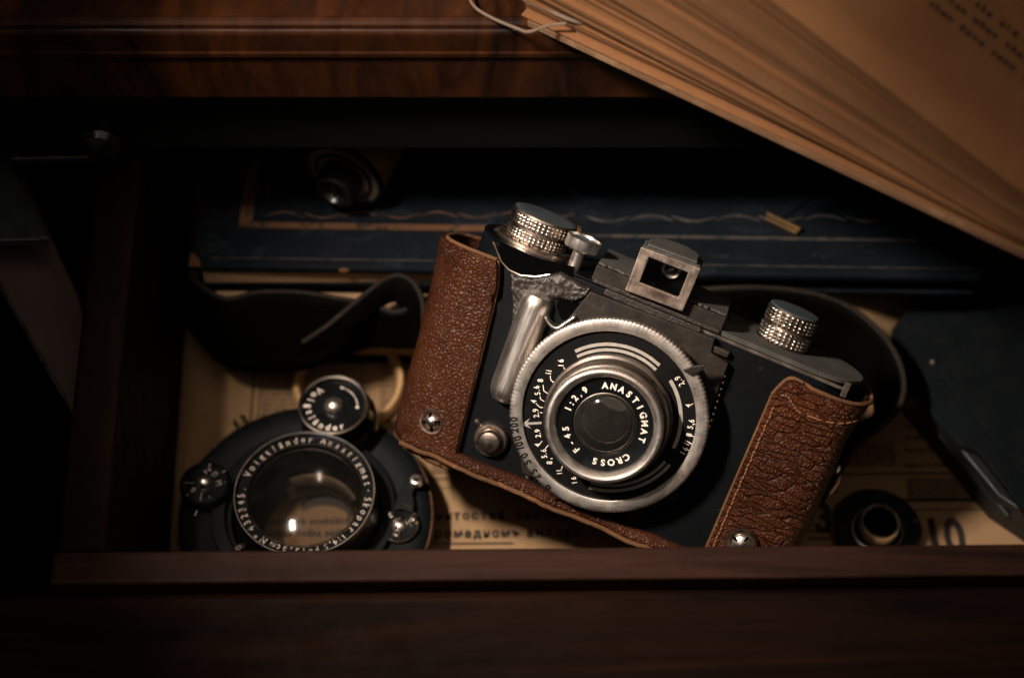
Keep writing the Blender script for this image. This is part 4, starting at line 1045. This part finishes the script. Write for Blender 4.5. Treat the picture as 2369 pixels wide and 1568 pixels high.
# ------------------------------------------------------------------ open old book overhanging at upper right
A0 = V((6.3, 1.0, 124)); dirb = V((96.5, -62.4, 0)).normalized(); perp = V((-dirb.y, dirb.x, 0))
ang = math.atan2(dirb.y, dirb.x)
opb = thing('open_book', 'old open book with browned fanned pages hanging over desk edge', 'book', mat=T(A0.x*MM, A0.y*MM, 121.6*MM) @ Matrix.Rotation(ang, 4, 'Z'))
# local: x along the tail edge, y back over the desk, z up
def hgt(s):
    pts = [(-6, 57), (0, 53), (49, 36.5), (111, 14.5), (150, 9), (240, 6)]
    for (a_, h0), (b__, h1) in zip(pts, pts[1:]):
        if s <= b__: return h0+(h1-h0)*(s-a_)/(b__-a_)
    return 6
NS = 150; S = 24
blocks = MB(); sh_ = random.Random(3)
cur = 0; tones = []; tone = 0
for k in range(NS):
    t0 = k/NS; t1 = (k+.55)/NS
    if k % 12 == 0: cur = sh_.uniform(-1.3, 1.3)
    if k % 12 in (0, 3, 5, 9): tone = sh_.choice((0, 0, 1, 1, 2))
    pr = cur+sh_.uniform(-.5, .5) - (3.5 if k % 12 == 11 else 0) + (2.2 if k in (3, 70, 71, 110) else 0)
    tones += [tone]*(S*3+1)
    ring = []; ph = sh_.uniform(0, 6); dz = sh_.uniform(-.15, .15)
    for i in range(S+1):
        s = -4+i*(244/S); hh_ = hgt(s)
        yy = -pr*(1-.6*max(0, s)/240)+.16*math.sin(s*.05+ph)-1.2*math.sin(t0*math.pi)
        ring.append((s, yy, 2.4+hh_*t0+dz, 2.4+hh_*t1+dz))
    vs = []; fs = []
    for (s, yy, z0, z1) in ring: vs += [(s, yy, z0), (s, yy, z1), (s, 150, z1), (s, 150, z0)]
    for i in range(S):
        b0 = i*4; b1 = b0+4
        fs += [(b0, b1, b1+1, b0+1), (b0+1, b1+1, b1+2, b0+2), (b0+3, b0, b1, b1+3)]
    fs += [(0, 1, 2, 3)]
    blocks.add(vs, fs)
pgo = blocks.build('pages', M_fan, opb)
pgo.data.materials.append(M_fan2); pgo.data.materials.append(M_fan3)
pgo.data.polygons.foreach_set('material_index', tones)
g = []
for i in range(S+1):
    s = -4+i*(244/S); g.append([(s, y, 2.5+hgt(s)+.35*math.sin(y*.05+s*.02)) for y in [-.6, 10, 20, 35, 50, 70, 90, 110, 150]])
MB().grid(g).build('top_page', M_bookp, opb, solid=.2)
MB().box(-3, 238, -1.0, 152, 0, 2.2).build('cover', paint('worn_book_board', (.16, .09, .05), .8, (.28, .17, .10), .55, 90, bd=.2, spec=.1), opb, bevel=.5)
# two lines of print near the corner
tx_ = MB(); oi = opb.matrix_basis.inverted()
def bkp(px, py, z):
    q = W(px, py, z); return (oi @ (q*MM))/MM
for (px, py, words) in ((2085, -12, 'and people then have seen the other'), (2150, -20, 'he look often when they are told so'), (2230, -20, 'which in the old time was a thing')):
    a_ = bkp(px, py, 150); x = a_.x-10; y_ = a_.y
    for ch in words:
        if ch == ' ': x += 1.5; continue
        z_ = 2.9+hgt(x)+.35*math.sin(y_*.05+x*.02)
        mt = T(x, y_, z_) @ RY(math.degrees(math.atan2(hgt(x)-hgt(x+1), 1)))
        putchar(tx_, ch, 0, 0, 0, 1.8, .03, .85, .03, M=mt); x += 1.5
tx_.build('printing', M_ink, opb)
th = MB()
P_ = [W(x, y, z) for x, y, z in ((1078, -60, 124), (1090, 5, 124), (1130, 38, 125), (1200, 68, 126), (1225, 74, 127), (1270, 60, 128), (1310, 55, 129))]
th.tube([(oi @ (q*MM))/MM for q in smoothpath(P_, 6)], .35, 8)
P_ = [W(x, y, z) for x, y, z in ((1160, -60, 128), (1200, -10, 128), (1270, 25, 129), (1330, 50, 130), (1400, 62, 128), (1470, 90, 126))]
th.tube([(oi @ (q*MM))/MM for q in smoothpath(P_, 6)], .45, 8)
th.build('binding_thread', M_string, opb)
